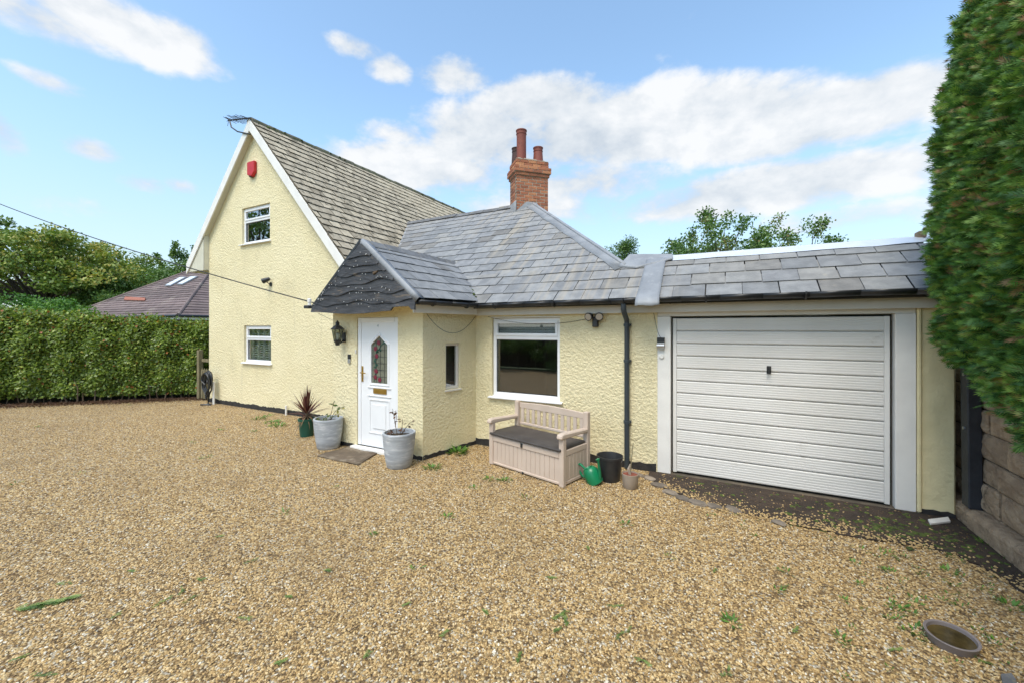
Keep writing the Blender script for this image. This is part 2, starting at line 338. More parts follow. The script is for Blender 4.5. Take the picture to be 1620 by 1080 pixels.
def leaves(P, D, Nn, L, W, rnd, fold=.15):
    """diamond leaves: base P, axis D, normal Nn"""
    D = unit(D); S = unit(np.cross(D, Nn)); Nn = np.cross(S, D); L = L[:, None]; W = W[:, None]
    mid = P + D * L * .5 - Nn * L * fold
    V = np.stack([P, mid + S * W * .5 + Nn * L * fold * .7, P + D * L - Nn * L * fold * .6, mid - S * W * .5 + Nn * L * fold * .7], 1).reshape(-1, 3)
    i = np.arange(len(P))[:, None] * 4
    Fc = np.concatenate([i + np.array([[0, 1, 2]]), i + np.array([[0, 2, 3]])], 0)
    return V, Fc, np.repeat(rnd, 4)
def cat(parts):
    Vs, Fs, Rs, k = [], [], [], 0
    for V, Fc, r_ in parts: Vs.append(V); Fs.append(Fc + k); Rs.append(r_); k += len(V)
    return np.concatenate(Vs), np.concatenate(Fs), np.concatenate(Rs)
def rvec(n_): return unit(RNG.normal(size=(n_, 3)))
# ================================================================== SETTING
YF, YB = 5.48, 4.45                                       # facade plane, porch front plane
b = B(); g_ = 24
xs = np.linspace(-1500, 1500, g_); vv = [(x, y, -.05) for y in xs for x in xs]
b.add(vv, [(j * g_ + i, j * g_ + i + 1, (j + 1) * g_ + i + 1, (j + 1) * g_ + i) for j in range(g_ - 1) for i in range(g_ - 1)])
tag(b.build('ground', 'terrain', fixn=False), kind='structure')
b = B(); b.add([(-18.5, -5.2, 0), (2.3, -5.2, 0), (2.3, 5.6, 0), (-11.2, 5.9, 0), (-13.6, 5.9, 0), (-20, .6, 0)], [(0, 1, 2, 3, 4, 5)])
tag(b.build('gravel_driveway', 'gravel_sheet', fixn=False), kind='structure')
b = B()                                                    # earth apron before the garage
pts = [(-.86, 5.46), (-.84, 5.20), (-.62, 4.98), (-.28, 4.74), (.02, 4.66), (.55, 4.62), (.92, 4.58), (1.2, 4.60), (1.46, 4.67), (1.66, 4.60), (1.80, 4.40), (1.88, 4.05), (1.99, 3.7), (1.99, 5.46)]
cen = Vector((.75, 5.15, .014)); ring = []
for i, a in enumerate(pts):
    q = pts[(i + 1) % len(pts)]
    for t in range(5):
        f_ = t / 5; x, y = a[0] + (q[0] - a[0]) * f_, a[1] + (q[1] - a[1]) * f_
        if 0 < i < 12: x += random.uniform(-.025, .025); y += random.uniform(-.03, .03)
        ring.append((x, y, .002))
nn = len(ring); b.add([(x, y, .014) for x, y, z in ring] + ring, [list(range(nn))] + [(i, (i + 1) % nn, nn + (i + 1) % nn, nn + i) for i in range(nn)])
tag(b.build('earth_apron', 'earth_strip'), kind='structure')
# gravel stones: near field as real stones, one stuff object
def gravel_points():
    out = []
    for z0, z1, dens in ((1.55, 3.2, 4200), (3.2, 5.0, 2700), (5.0, 8.0, 1000), (8.0, 11.5, 260)):
        n_ = int(dens * (z1 * z1 - z0 * z0) * 1.42)
        Z = np.sqrt(RNG.uniform(z0 * z0, z1 * z1, n_)); X = RNG.uniform(-1.42, 1.42, n_) * Z
        out.append(np.stack([cc * X - ss * Z, ss * X + cc * Z, np.full(n_, .002)], 1))
    P = np.concatenate(out); x, y = P[:, 0], P[:, 1]
    ok = (x < 1.97) & (y < YF - .03) & ~((x > -5.62) & (x < -3.5) & (y > YB - .03))
    ok &= ~((y > 4.70 + np.where(x < 0, -x * .55, 0)) & (x > -.86) & (RNG.random(len(P)) < .93))
    ok &= ~((x > 1.1) & (y > 4.7 - (x - 1.5) * 1.5) & (RNG.random(len(P)) < .6))
    return P[ok]
P = gravel_points()
me = bpy.data.meshes.new('gravel_stones'); me.vertices.add(len(P)); me.vertices.foreach_set('co', P.astype(np.float32).ravel())
gs = link('gravel_stones', me, 'gravel_stone'); tag(gs, 'golden pea shingle spread over the driveway', 'gravel', kind='stuff')
ng = bpy.data.node_groups.new('scatter', 'GeometryNodeTree'); ng.interface.new_socket('Geometry', in_out='INPUT', socket_type='NodeSocketGeometry'); ng.interface.new_socket('Geometry', in_out='OUTPUT', socket_type='NodeSocketGeometry')
gi = ng.nodes.new('NodeGroupInput'); go = ng.nodes.new('NodeGroupOutput'); ip = ng.nodes.new('GeometryNodeInstanceOnPoints'); ico = ng.nodes.new('GeometryNodeMeshIcoSphere')
ico.inputs['Radius'].default_value = 1.0; ico.inputs['Subdivisions'].default_value = 1
sm = ng.nodes.new('GeometryNodeSetMaterial'); sm.inputs['Material'].default_value = MATS['gravel_stone']
def rv(lo, hi, seed):
    q = ng.nodes.new('FunctionNodeRandomValue'); q.data_type = 'FLOAT_VECTOR'
    q.inputs[0].default_value = lo; q.inputs[1].default_value = hi; q.inputs['Seed'].default_value = seed; return q.outputs[0]
ng.links.new(gi.outputs[0], ip.inputs['Points']); ng.links.new(ico.outputs[0], sm.inputs['Geometry']); ng.links.new(sm.outputs[0], ip.inputs['Instance'])
ng.links.new(rv((-.5, -.5, 0), (.5, .5, 6.28), 1), ip.inputs['Rotation']); ng.links.new(rv((.005, .004, .0028), (.012, .009, .0065), 2), ip.inputs['Scale'])
ng.links.new(ip.outputs[0], go.inputs[0])
gs.modifiers.new('scatter', 'NODES').node_group = ng
# ================================================================== HOUSE
house = thing('house', 'cream yellow rendered cottage with steep tiled gable, slate roofed porch and white garage', 'house', (-4, YF, 0))
def wall(name, O, e, L, zt, holes, m, depth=.14, nrm=None, zcuts=()):
    """rendered wall with openings; O origin, e direction, zt(s) top height, holes (s0,s1,z0,z1)"""
    O = Vector(O); e = Vector(e).normalized(); nrm = Vector(nrm) if nrm else e.cross(Vector((0, 0, 1)))
    b_ = B(); P_ = lambda s_, z, d=0: O + e * s_ + Vector((0, 0, z)) - nrm * d
    cuts = sorted(set([0, L] + [h_[0] for h_ in holes] + [h_[1] for h_ in holes] + list(zcuts)))
    for a, q in zip(cuts, cuts[1:]):
        mid = (a + q) / 2; segs = sorted([(h_[2], h_[3]) for h_ in holes if h_[0] < mid < h_[1]]); z = 0
        for z0, z1 in segs:
            if z0 > z + 1e-4: b_.add([P_(a, z), P_(q, z), P_(q, z0), P_(a, z0)], [(0, 1, 2, 3)])
            z = z1
        b_.add([P_(a, z), P_(q, z), P_(q, zt(q)), P_(a, zt(a))], [(0, 1, 2, 3)])
    for s0, s1, z0, z1 in holes:
        for A, Q in (((s0, z0), (s0, z1)), ((s1, z1), (s1, z0)), ((s0, z1), (s1, z1)), ((s1, z0), (s0, z0))):
            b_.add([P_(*A), P_(*A, depth), P_(*Q, depth), P_(*Q)], [(0, 1, 2, 3)])
    return b_.build(name, m, house, fixn=False)
XR, ZR, MM = -9.51, 6.56, 1.11                             # main ridge x, height, slope
main_z = lambda x: ZR - MM * abs(x - XR)
xw0 = -11.48
def ftop(s_):
    x = xw0 + s_
    return max(2.14, main_z(x) - .12) if x < -5.5 else 2.14
UW, LW, BW = (-10.04, -8.96, 3.80, 4.645), (-9.96, -8.92, 1.065, 1.91), (-3.235, -2.10, .80, 2.005)
GO = (-.766, 1.70, 0.0, 2.075)
hol = [(a - xw0, c_ - xw0, d, e_) for a, c_, d, e_ in (UW, LW, BW, GO)]
wall('front_wall', (xw0, YF, 0), (1, 0, 0), 1.70 - xw0, ftop, hol, 'wall_yellow', zcuts=[XR - xw0, -5.55 - xw0])
# other walls (plain, out of view)
b = B()
b.box(xw0, xw0 + .2, YF + .02, 13.8, 0, 4.2); b.box(xw0 + .21, -.6, 13.6, 13.8, 0, 2.4); b.box(1.80, 1.98, YF + .22, 10, 0, 2.12); b.box(-.6, 1.79, 9.8, 10, 0, 2.6); b.box(-.8, -.62, YF + .1, 13.5, 0, 2.3)
b.build('rear_wall', 'wall_yellow', house)
b = B(); b.add([(xw0 + .02, 13.78, 4), (XR, 13.78, 6.3), (-6.2, 13.78, 2.4), (xw0 + .02, 13.78, 2.4)], [(0, 1, 2, 3)]); b.build('rear_gable', 'wall_yellow', house, fixn=False)
# right hand pier, smooth render
b = B(); b.prism([(1.705, YF - .005, 0), (1.985, YF - .005, 0), (1.985, YF + .2, 0), (1.705, YF + .2, 0)], (0, 0, 2.13)); b.build('garage_pier', 'pier_yellow', house, bevel=.015)
b = B(); b.box(1.700, 1.735, YF - .03, YF - .006, .02, 2.08); b.build('pier_bead', 'pier_yellow', house, bevel=.01)
# porch walls (skewed right side)
FL, FR, IN = (-5.60, YB), (-3.75, YB), (-3.53, YF)
DO = (-5.055, -4.215, .05, 2.01)
wall('porch_front_wall', (FL[0], YB, 0), (1, 0, 0), FR[0] - FL[0], lambda s_: 2.16 if abs(s_ - .92) > .3 else 2.5, [(DO[0] - FL[0], DO[1] - FL[0], DO[2], DO[3])], 'wall_yellow', zcuts=[.6, 1.3])
sv_ = Vector((IN[0] - FR[0], IN[1] - FR[1], 0)); sl = sv_.length; se = sv_.normalized()
def side_s(px):                                            # distance along the skewed side wall for a pixel column
    r_ = ray(px, 500); M_ = Matrix(((r_[0], -se.x), (r_[1], -se.y))); t = M_.inverted() @ Vector((FR[0], FR[1])); return t[1]
SW = (side_s(705), side_s(728), .935, 1.625)
wall('porch_side_wall', (FR[0], FR[1], 0), se, sl, lambda s_: 2.16, [SW], 'wall_yellow')
b = B(); b.box(FL[0], FL[0] + .15, YB + .15, YF, 0, 2.16); b.build('porch_left_wall', 'wall_yellow', house)
b = B(); b.add([(FL[0], YB + .001, 0), (FL[0], YF, 0), (FL[0], YF, 2.16), (FL[0], YB + .001, 2.16)], [(0, 1, 2, 3)]); b.build('porch_left_render', 'wall_yellow', house, fixn=False)
# black bitumen plinth with a ragged top
def plinth(A, Q, nrm, h0=.09):
    A = Vector(A); Q = Vector(Q); nrm = Vector(nrm) * .006; L = (Q - A).length; n_ = max(3, int(L / .05)); b_ = B()
    top = [h0 + random.uniform(-.012, .012) + .006 * math.sin(i * .37) for i in range(n_ + 1)]
    for i in range(n_):
        p0, p1 = A.lerp(Q, i / n_), A.lerp(Q, (i + 1) / n_)
        for v in (p0, p1): v.z = 0
        u0, u1 = p0 + Vector((0, 0, top[i])), p1 + Vector((0, 0, top[i + 1]))
        b_.add([p0 + nrm, p1 + nrm, u1 + nrm, u0 + nrm, u0, u1], [(0, 1, 2, 3), (3, 2, 5, 4)])
    b_.build('plinth', 'plinth_black', house, fixn=False)
sn = (se.y, -se.x, 0)
plinth((xw0, YF, 0), (FL[0], YF, 0), (0, -1, 0), .10); plinth((FL[0], YB, 0), (DO[0] - .02, YB, 0), (0, -1, 0), .055); plinth((DO[1] + .02, YB, 0), (FR[0], YB, 0), (0, -1, 0), .05)
plinth((FR[0], FR[1], 0), (IN[0], IN[1], 0), sn, .06); plinth((IN[0], YF, 0), (-.78, YF, 0), (0, -1, 0), .10); plinth((1.72, YF - .008, 0), (1.98, YF - .008, 0), (0, -1, 0), .05)
# rooms behind the glass
def room(x0, x1, y0, y1, z0, z1, m='room'):
    b_ = B(); b_.add([(x0, y0, z0), (x1, y0, z0), (x1, y1, z0), (x0, y1, z0), (x0, y0, z1), (x1, y0, z1), (x1, y1, z1), (x0, y1, z1)], [(0, 1, 2, 3), (4, 7, 6, 5), (1, 5, 6, 2), (2, 6, 7, 3), (3, 7, 4, 0)])
    b_.build('room', m, house, fixn=False)
room(-10.9, -8.2, YF + .15, 8.4, 3.0, 5.0); room(-11.2, -7.5, YF + .15, 8.6, .1, 2.4); room(-3.5, -.9, YF + .15, 8.3, .1, 2.3)
room(FL[0] + .17, -3.80, YB + .16, 7.2, .06, 2.14)
# windows ----------------------------------------------------------
def window(x0, x1, z0, z1, y, tr, top_h=None, shutter=False, sill=True):
    """uPVC window, fixed pane below a top light; tr = transom height"""
    W_ = part('window', house, ((x0 + x1) / 2, y, z0)); g0 = .002
    x0 += g0; x1 -= g0; z0 += g0; z1 -= g0; f_ = .055; ya, yb = y + .045, y + .115
    b_ = B(); b_.box(x0, x1, ya, yb, z0, z0 + f_); b_.box(x0, x1, ya, yb, z1 - f_, z1); b_.box(x0, x0 + f_, ya + .001, yb, z0 + f_, z1 - f_); b_.box(x1 - f_, x1, ya + .001, yb, z0 + f_, z1 - f_); b_.box(x0 + f_, x1 - f_, ya + .001, yb, tr - .03, tr + .03)
    b_.build('frame', 'upvc', W_, bevel=.006)
    s_ = .042; a0, a1, c0, c1 = x0 + f_ - .012, x1 - f_ + .012, tr + .022, z1 - f_ + .012
    b_ = B(); yo = ya - .014; b_.box(a0, a1, yo, ya + .03, c0, c0 + s_); b_.box(a0, a1, yo, ya + .03, c1 - s_, c1); b_.box(a0, a0 + s_, yo + .001, ya + .03, c0 + s_, c1 - s_); b_.box(a1 - s_, a1, yo + .001, ya + .03, c0 + s_, c1 - s_)
    b_.build('sash', 'upvc', W_, bevel=.006)
    B().box(a0 + s_ - .004, a1 - s_ + .004, ya + .012, ya + .02, c0 + s_ - .004, c1 - s_ + .004).build('pane', 'glass', W_)
    B().box(x0 + f_ - .004, x1 - f_ + .004, ya + .03, ya + .038, z0 + f_ - .004, tr - .03 + .004).build('pane', 'glass', W_)
    q = .012; b_ = B(); e0, e1, h0, h1 = x0 + f_, x1 - f_, z0 + f_, tr - .03
    b_.box(e0, e1, ya + .02, ya + .029, h0, h0 + q); b_.box(e0, e1, ya + .02, ya + .029, h1 - q, h1); b_.box(e0, e0 + q, ya + .0205, ya + .029, h0 + q, h1 - q); b_.box(e1 - q, e1, ya + .0205, ya + .029, h0 + q, h1 - q); b_.build('gasket', 'came', W_)
    if sill:
        b_ = B(); b_.prism([(x0 - .05, y - .055, z0 - .035), (x0 - .05, y - .055, z0 - .012), (x0 - .05, y + .06, z0 + .006), (x0 - .05, y + .06, z0 - .035)], (x1 - x0 + .10, 0, 0)); b_.build('sill', 'upvc', W_, bevel=.005)
    if shutter:
        b_ = B(); n_ = 14
        for k in range(4):
            xa = x0 + .12 + k * (x1 - x0 - .16) / 4
            xb = xa + (x1 - x0 - .16) / 4 - .01
            b_.box(xa, xa + .03, y + .13, y + .16, z0 + .03, z1 - .03); b_.box(xb - .03, xb, y + .13, y + .16, z0 + .03, z1 - .03)
            for j in range(n_):
                z = z0 + .06 + j * (z1 - z0 - .1) / n_
                b_.add([(xa + .03, y + .13, z), (xb - .03, y + .13, z), (xb - .03, y + .17, z + .03), (xa + .03, y + .17, z + .03)], [(0, 1, 2, 3)])
        b_.build('shutter', 'room_white', W_, fixn=False)
        B().box(x0 + .03, x0 + .11, y + .13, y + .16, z0, z1).build('curtain', 'cream_paint', W_)
    return W_
window(*UW, YF, 4.33); window(*LW, YF, 1.60, shutter=True); bw_ = window(*BW, YF, 1.705)
for k in range(7): B().box(BW[0] + .06, BW[1] - .06, YF + .135, YF + .142, 1.70 + k * .042, 1.738 + k * .042).build('blind_slat', 'room_white', bw_)
B().box(-3.24, -2.095, YF - .012, YF + .03, 2.006, 2.02).build('window_head_trim', 'cream_paint', house)
# small timber window in the skewed porch side
W_ = part('window', house, (FR[0] + se.x * SW[0], FR[1] + se.y * SW[0], SW[2]))
Ms = Matrix(((se.x, -sn[0], 0, FR[0]), (se.y, -sn[1], 0, FR[1]), (0, 0, 1, 0), (0, 0, 0, 1)))
b = B(Ms); a0, a1, c0, c1 = SW; a0 += .002; a1 -= .002; c0 += .002; c1 -= .002
b.box(a0, a1, .03, .1, c0, c0 + .04); b.box(a0, a1, .03, .1, c1 - .035, c1); b.box(a0, a0 + .035, .031, .1, c0 + .04, c1 - .035); b.box(a1 - .035, a1, .031, .1, c0 + .04, c1 - .035); b.build('frame', 'cream_paint', W_, bevel=.004)
b = B(Ms); b.box(a0 + .033, a1 - .033, .06, .066, c0 + .038, c1 - .033); b.build('pane', 'glass', W_)
b = B(Ms); b.box(a0 - .02, a1 + .02, -.02, .028, c0 - .03, c0 - .003); b.build('sill', 'cream_paint', W_, bevel=.004)
# ------------------------------------------------------------------ roofs
def clip(poly, reg):
    out = poly
    for i in range(len(reg)):
        a, q = reg[i], reg[(i + 1) % len(reg)]; inp = out; out = []
        side = lambda p_: (q[0] - a[0]) * (p_[1] - a[1]) - (q[1] - a[1]) * (p_[0] - a[0])
        for k in range(len(inp)):
            P_, Q = inp[k], inp[(k + 1) % len(inp)]; sp_, sq = side(P_), side(Q)
            if sp_ >= 0: out.append(P_)
            if (sp_ > 0) != (sq > 0) and abs(sp_ - sq) > 1e-12:
                t = sp_ / (sp_ - sq); out.append((P_[0] + (Q[0] - P_[0]) * t, P_[1] + (Q[1] - P_[1]) * t))
        if not out: return []
    return out
def area(p_): return abs(sum(p_[i][0] * p_[(i + 1) % len(p_)][1] - p_[(i + 1) % len(p_)][0] * p_[i][1] for i in range(len(p_)))) / 2
SHARED = {}
def slates(name, parent, m, fr, regs, u0, u1, wdt, gauge, thick, rows, limit=10**9, key=None, jit=.004, gap=.006, lift=1.0, drop=0.0, skip=0.0, fmap=None):
    """lay courses; fr = (origin, e, s) with normal e x s; returns nothing. Nearest `limit` are objects, the rest one stuff part"""
    O, e, s_ = [Vector(q) for q in fr]; e.normalize(); s_.normalize(); nrm = e.cross(s_)
    items = []; ln = gauge * 1.75
    for r_ in range(rows):
        v0 = r_ * gauge; u = u0 - wdt * (r_ % 2) * .5 - random.uniform(0, .06) * wdt
        while u < u1:
            wd = wdt * random.uniform(.93, 1.07) if not key else wdt
            dv = random.uniform(-jit, jit) * 1.6
            for reg in regs:
                base = [(u + gap / 2, v0 + dv), (u + wd - gap / 2, v0 + dv), (u + wd - gap / 2, v0 + ln), (u + gap / 2, v0 + ln)]
                c_ = clip(base, reg); vis = clip([(u, v0), (u + wd, v0), (u + wd, v0 + gauge), (u, v0 + gauge)], reg)
                if len(c_) < 3 or len(vis) < 3 or area(vis) < .1 * wd * gauge: continue
                items.append((c_, len(c_) == 4 and abs(area(c_) - (wd - gap) * (ln - dv)) < 1e-5, u, v0, wd, dv))
            u += wd
    def dist(it):
        p_ = O + e * it[2] + s_ * it[3]; return (p_ - Vector((0, 0, H))).length
    items.sort(key=dist); stuff = B()
    for k, (c_, full, u, v0, wd, dv) in enumerate(items):
        rise = 2.05 * thick * lift; hw = lambda v: rise * max(0, 1 - (v - v0) / gauge * .78)
        jr = random.uniform(-jit, jit) * .8; jl = random.uniform(0, thick * .5); cu = u + wd / 2
        tw = random.uniform(-1, 1) * jit * 1.8
        def pt(q, top):
            uu, v = q; h_ = hw(v) + (thick if top else 0) + jl * max(0, 1 - (v - v0) / gauge) + .004
            v = v + tw * (uu - cu) / wd; uu = uu + jr
            if fmap: return fmap(uu, v, h_)
            return O + e * uu + s_ * v + nrm * h_
        nn_ = len(c_); vs_ = [pt(q, 0) for q in c_] + [pt(q, 1) for q in c_]
        fs_ = [list(range(nn_))[::-1], list(range(nn_, 2 * nn_))] + [(i, (i + 1) % nn_, (i + 1) % nn_ + nn_, i + nn_) for i in range(nn_)]
        if k < limit:
            b_ = B(); b_.add(vs_, fs_); o_ = b_.build(name, m, parent, fixn=False)
            if m == 'tile':                                # shadow of the course lines painted dark onto butt and side edges
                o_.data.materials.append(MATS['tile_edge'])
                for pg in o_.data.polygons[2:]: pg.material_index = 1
        else: stuff.add(vs_, fs_)
    if stuff.v: tag(stuff.build('far_' + name + 's', m, parent, fixn=False), kind='stuff')
MS, EY, EZ = .74, 5.28, 2.225                             # slate pitch, eaves line
KS = math.sqrt(1 + MS * MS)
slate_z = lambda y: EZ + MS * (y - EY)
XH = -.6; YRID = 8.71; ZRID = slate_z(YRID); XE = XH - (YRID - EY); VT = (YRID - EY) * KS
xval = lambda z: XR + (ZR - z) / MM                       # main roof x at height z
sroof = part('slate_roof', house, (-3, 6, 2.2))
b = B(); t_ = Vector((0, 0, -.08))
b.prism([(xval(EZ), EY, EZ), (XH, EY, EZ), (XE, YRID, ZRID), (xval(ZRID), YRID, ZRID)], t_); b.build('roof_deck', 'underlay', sroof)
b = B(); b.prism([(XH, EY + .01, EZ), (XH, 2 * YRID - EY, EZ), (XE, YRID + .003, ZRID)], t_); b.build('roof_deck', 'underlay', sroof)
b = B(); b.prism([(XE, YRID + .002, ZRID), (XH, 2 * YRID - EY, EZ), (xval(EZ), 2 * YRID - EY, EZ), (xval(ZRID), YRID + .002, ZRID)], t_); b.build('rear_slope', 'slate', sroof)
GT = .90; yg = EY + GT / KS; zg = slate_z(yg)
b = B(); b.prism([(XH + .003, EY, EZ), (2.04, EY, EZ), (2.04, yg + .05, zg + .02), (XH - .6, yg + .05, zg + .02)], t_); b.build('roof_deck', 'underlay', sroof)
xa = xval(EZ); hl = lambda v: XH - v / KS
gau = .262
slates('slate', sroof, 'slate', ((0, EY - .03, EZ - .03 * MS), (1, 0, 0), (0, 1, MS)),
       [[(xa, 0), (2.05, 0), (2.05, GT + .02), (xval(zg), GT + .02)], [(xval(zg), GT + .0201), (hl(GT), GT + .0201), (XE, VT), (xval(ZRID), VT)]], -8.1, 2.06, .375, gau, .009, 17, jit=.006, gap=.010)
slates('slate', sroof, 'slate', ((XH, 0, EZ), (0, 1, 0), (-1, 0, MS)), [[(EY, 0), (2 * YRID - EY, 0), (YRID, VT)]], EY, 12.2, .375, gau, .0075, 17, limit=0)
# slate ridge tiles
L_ = XE - xval(ZRID); nr = 9
for i in range(nr):
    x0 = xval(ZRID) + .05 + i * (L_ - .1) / nr; x1 = x0 + (L_ - .1) / nr - .006; dz_ = random.uniform(-.008, .008)
    b = B(); pr = [(YRID - .14, ZRID - .075), (YRID - .03, ZRID + .022), (YRID + .03, ZRID + .022), (YRID + .14, ZRID - .075), (YRID + .13, ZRID - .09), (YRID, ZRID - .02), (YRID - .13, ZRID - .09)]
    b.prism([(x0, y, z + dz_ + .035) for y, z in pr], (x1 - x0, 0, random.uniform(-.008, .008))); b.build('ridge_tile', 'ridge_slate', sroof, bevel=.006)
# hip covered with lead: two wings and a roll
hd = Vector((XH - XE, EY - YRID, EZ - ZRID)); E0 = Vector((XE, YRID, ZRID)); hup = Vector((0, 0, 1))
n_f = Vector((0, -MS, 1)).normalized(); n_r = Vector((MS, 0, 1)).normalized(); hdn = hd.normalized()
wf = -n_f.cross(hdn).normalized(); wr = n_r.cross(hdn).normalized()
if wf.x > 0: wf = -wf
if wr.y < 0: wr = -wr
tend = 1 - (GT / VT) + .02
b = B(); ns = 14
rows_ = []
for i in range(ns + 1):
    p_ = E0 + hd * (tend * i / ns) + Vector((0, 0, .015)); wv = .17 + .012 * math.sin(i * 1.9)
    rows_.append([p_ + wf * wv + n_f * .024, p_ + wf * .03 + n_f * .03, p_ + wf * .02 + n_f * .05, p_ + hup * .062, p_ + wr * .02 + n_r * .05, p_ + wr * .03 + n_r * .03, p_ + wr * wv + n_r * .024])
for i in range(ns):
    b.add(rows_[i] + rows_[i + 1], [(k, k + 1, k + 8, k + 7) for k in range(6)])
o = b.build('hip_flashing', 'lead', sroof, smooth=True); o.modifiers.new('thick', 'SOLIDIFY').thickness = .004
# lead saddle where the hip dies into the garage roof, and bright flashing strip above the garage slates
pj = E0 + hd * tend
b = B(); b.prism([(pj.x - .1, yg - .1, zg - .03), (pj.x + .16, yg - .16, zg - .08), (pj.x + .62, yg - .02, zg + .03), (pj.x + .60, yg + .2, zg + .12), (pj.x, yg + .14, zg + .16)], (0, 0, .03)); b.build('saddle_flashing', 'lead', sroof, bevel=.008)
b = B(); ns = 12; vs_ = []
for i in range(ns + 1):
    x = pj.x + .12 + (2.05 - pj.x - .12) * i / ns; w1 = random.uniform(-.006, .006)
    vs_ += [(x, yg - .01, zg + .022 + w1), (x, yg + .16, zg + .10 + w1), (x, yg + .30, zg + .145), (x, yg + .42, zg + .14)]
b.add(vs_, [(i * 4 + k, i * 4 + 4 + k, i * 4 + 5 + k, i * 4 + 1 + k) for i in range(ns) for k in range(3)]); o = b.build('garage_flashing', 'silver_flash', sroof, smooth=True)
B().prism([(XH - .3, yg + .40, zg + .12), (2.05, yg + .40, zg + .12), (2.05, 10, zg + .06), (XH - .3, 10, zg + .06)], (0, 0, -.06)).build('flat_roof', 'lead', sroof)
b = B(); b.box(1.93, 2.0, yg + .16, yg + .28, zg + .08, zg + .18); b.box(1.96, 1.99, yg + .12, yg + .16, zg + .10, zg + .21); b.build('parapet_stub', 'stone', sroof, bevel=.01)
# loose lead sheet draped over slates and gutter
xs0, xs1 = PY(1016, 440, 5.5)[0], PY(1044, 440, 5.5)[0]
b = B(); prof = [(yg + .12, zg + .075), (yg, zg + .035), (EY + .4, slate_z(EY + .4) + .032), (EY + .15, slate_z(EY + .15) + .034), (EY - .02, EZ + .03), (EY - .11, EZ - .02), (EY - .16, EZ - .07), (EY - .19, EZ - .125)]
vs_ = []; nx = 6
for j, (y, z) in enumerate(prof):
    for i in range(nx + 1):
        f_ = i / nx; vs_.append((-.99 + (.26 + j * .004) * f_ + j * .002, y - .012 * f_, z + .022 + .006 * math.sin(i * 1.4 + j * .8) * (.4 if j < 6 else 1)))
b.add(vs_, [(j * (nx + 1) + i, j * (nx + 1) + i + 1, (j + 1) * (nx + 1) + i + 1, (j + 1) * (nx + 1) + i) for j in range(len(prof) - 1) for i in range(nx)])
o = b.build('lead_sheet', 'lead', sroof, smooth=True); o.modifiers.new('thick', 'SOLIDIFY').thickness = .005
# main steep roof --------------------------------------------------
mroof = part('tiled_roof', house, (XR, 9, 4)); YV = 5.35; YE = 13.95; KM = math.sqrt(1 + MM * MM); VM = (ZR - EZ) / MM * KM
xl = -12.26
b = B(); tv = Vector((0, 0, -.10))
b.prism([(xval(EZ), YV + .02, EZ - .02), (xval(EZ), YE, EZ - .02), (XR, YE, ZR - .02), (XR, YV + .02, ZR - .02)], tv); b.build('roof_deck', 'underlay', mroof)
b = B(); b.prism([(xl, YV + .02, main_z(xl)), (XR - .003, YV + .02, ZR), (XR - .003, YE, ZR), (xl, YE, main_z(xl))], tv); b.build('rear_slope', 'tile', mroof)
vval = (ZRID - EZ) / MM * KM; xv0 = xval(EZ)
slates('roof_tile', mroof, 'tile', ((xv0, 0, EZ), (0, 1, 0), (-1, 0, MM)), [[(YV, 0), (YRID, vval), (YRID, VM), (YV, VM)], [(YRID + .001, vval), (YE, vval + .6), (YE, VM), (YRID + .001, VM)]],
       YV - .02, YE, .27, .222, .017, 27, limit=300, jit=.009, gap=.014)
for i in range(21):                                        # mossy ridge tiles
    y0 = YV + i * (YE - YV) / 21; y1 = y0 + (YE - YV) / 21 - .008; b = B(); dz_ = random.uniform(-.008, .012)
    pr = [(XR + .13 * math.sin(a), ZR - .095 + .13 * math.cos(a) * 1.05) for a in [R(q) for q in (-95, -60, -25, 0, 25, 60, 95)]]
    b.prism([(x, y0, z + dz_ + .01) for x, z in pr], (0, y1 - y0, random.uniform(-.012, .012))); b.build('ridge_tile', 'ridge_moss', mroof, bevel=.01)
# moss tufts in the ridge and valley
def tufts(name, parent, pts_, r0, r1):
    b_ = B()
    for p_ in pts_:
        r_ = random.uniform(r0, r1); n_ = 7
        prof_ = [(r_, 0), (r_ * .85, r_ * .35), (r_ * .4, r_ * .6), (0.001, r_ * .68)]
        k = len(b_.v); b_.lathe(prof_, p_, n_)
        for i in range(k, len(b_.v)): b_.v[i] += Vector([random.uniform(-.22, .22) * r_ for _ in range(3)])
    return tag(b_.build(name, 'moss', parent, smooth=False), kind='stuff')
tufts('moss', mroof, [(XR + random.uniform(.0, .16), y, ZR - .06 + random.uniform(-.08, .06)) for y in np.linspace(YV + .2, YE, 60)], .015, .045)
# barge boards, boxed eaves
def barge(x0, z0, x1, z1, h_):
    b_ = B(); b_.prism([(x0, YV - .012, z0), (x1, YV - .012, z1), (x1, YV - .012, z1 - h_), (x0, YV - .012, z0 - h_)], (0, .028, 0)); return b_.build('barge_board', 'white_paint', house, bevel=.003)
zt_ = lambda x: main_z(x) + .015
barge(XR, zt_(XR), -5.75, zt_(-5.75), .27); barge(xl - .02, zt_(xl - .02), XR - .001, zt_(XR - .001), .27)
for x0, x1 in ((xl + .12, XR), (XR + .001, -5.75)):        # verge soffit
    b = B(); b.prism([(x0, YV + .017, main_z(x0) - .215), (x1, YV + .017, main_z(x1) - .215), (x1, YF - .001, main_z(x1) - .215), (x0, YF - .001, main_z(x0) - .215)], (0, 0, .02)); b.build('verge_soffit', 'soffit', house)
zb_ = main_z(xl) - .22
b = B(); xi = xw0 - .001; zi = main_z(xi) - .22
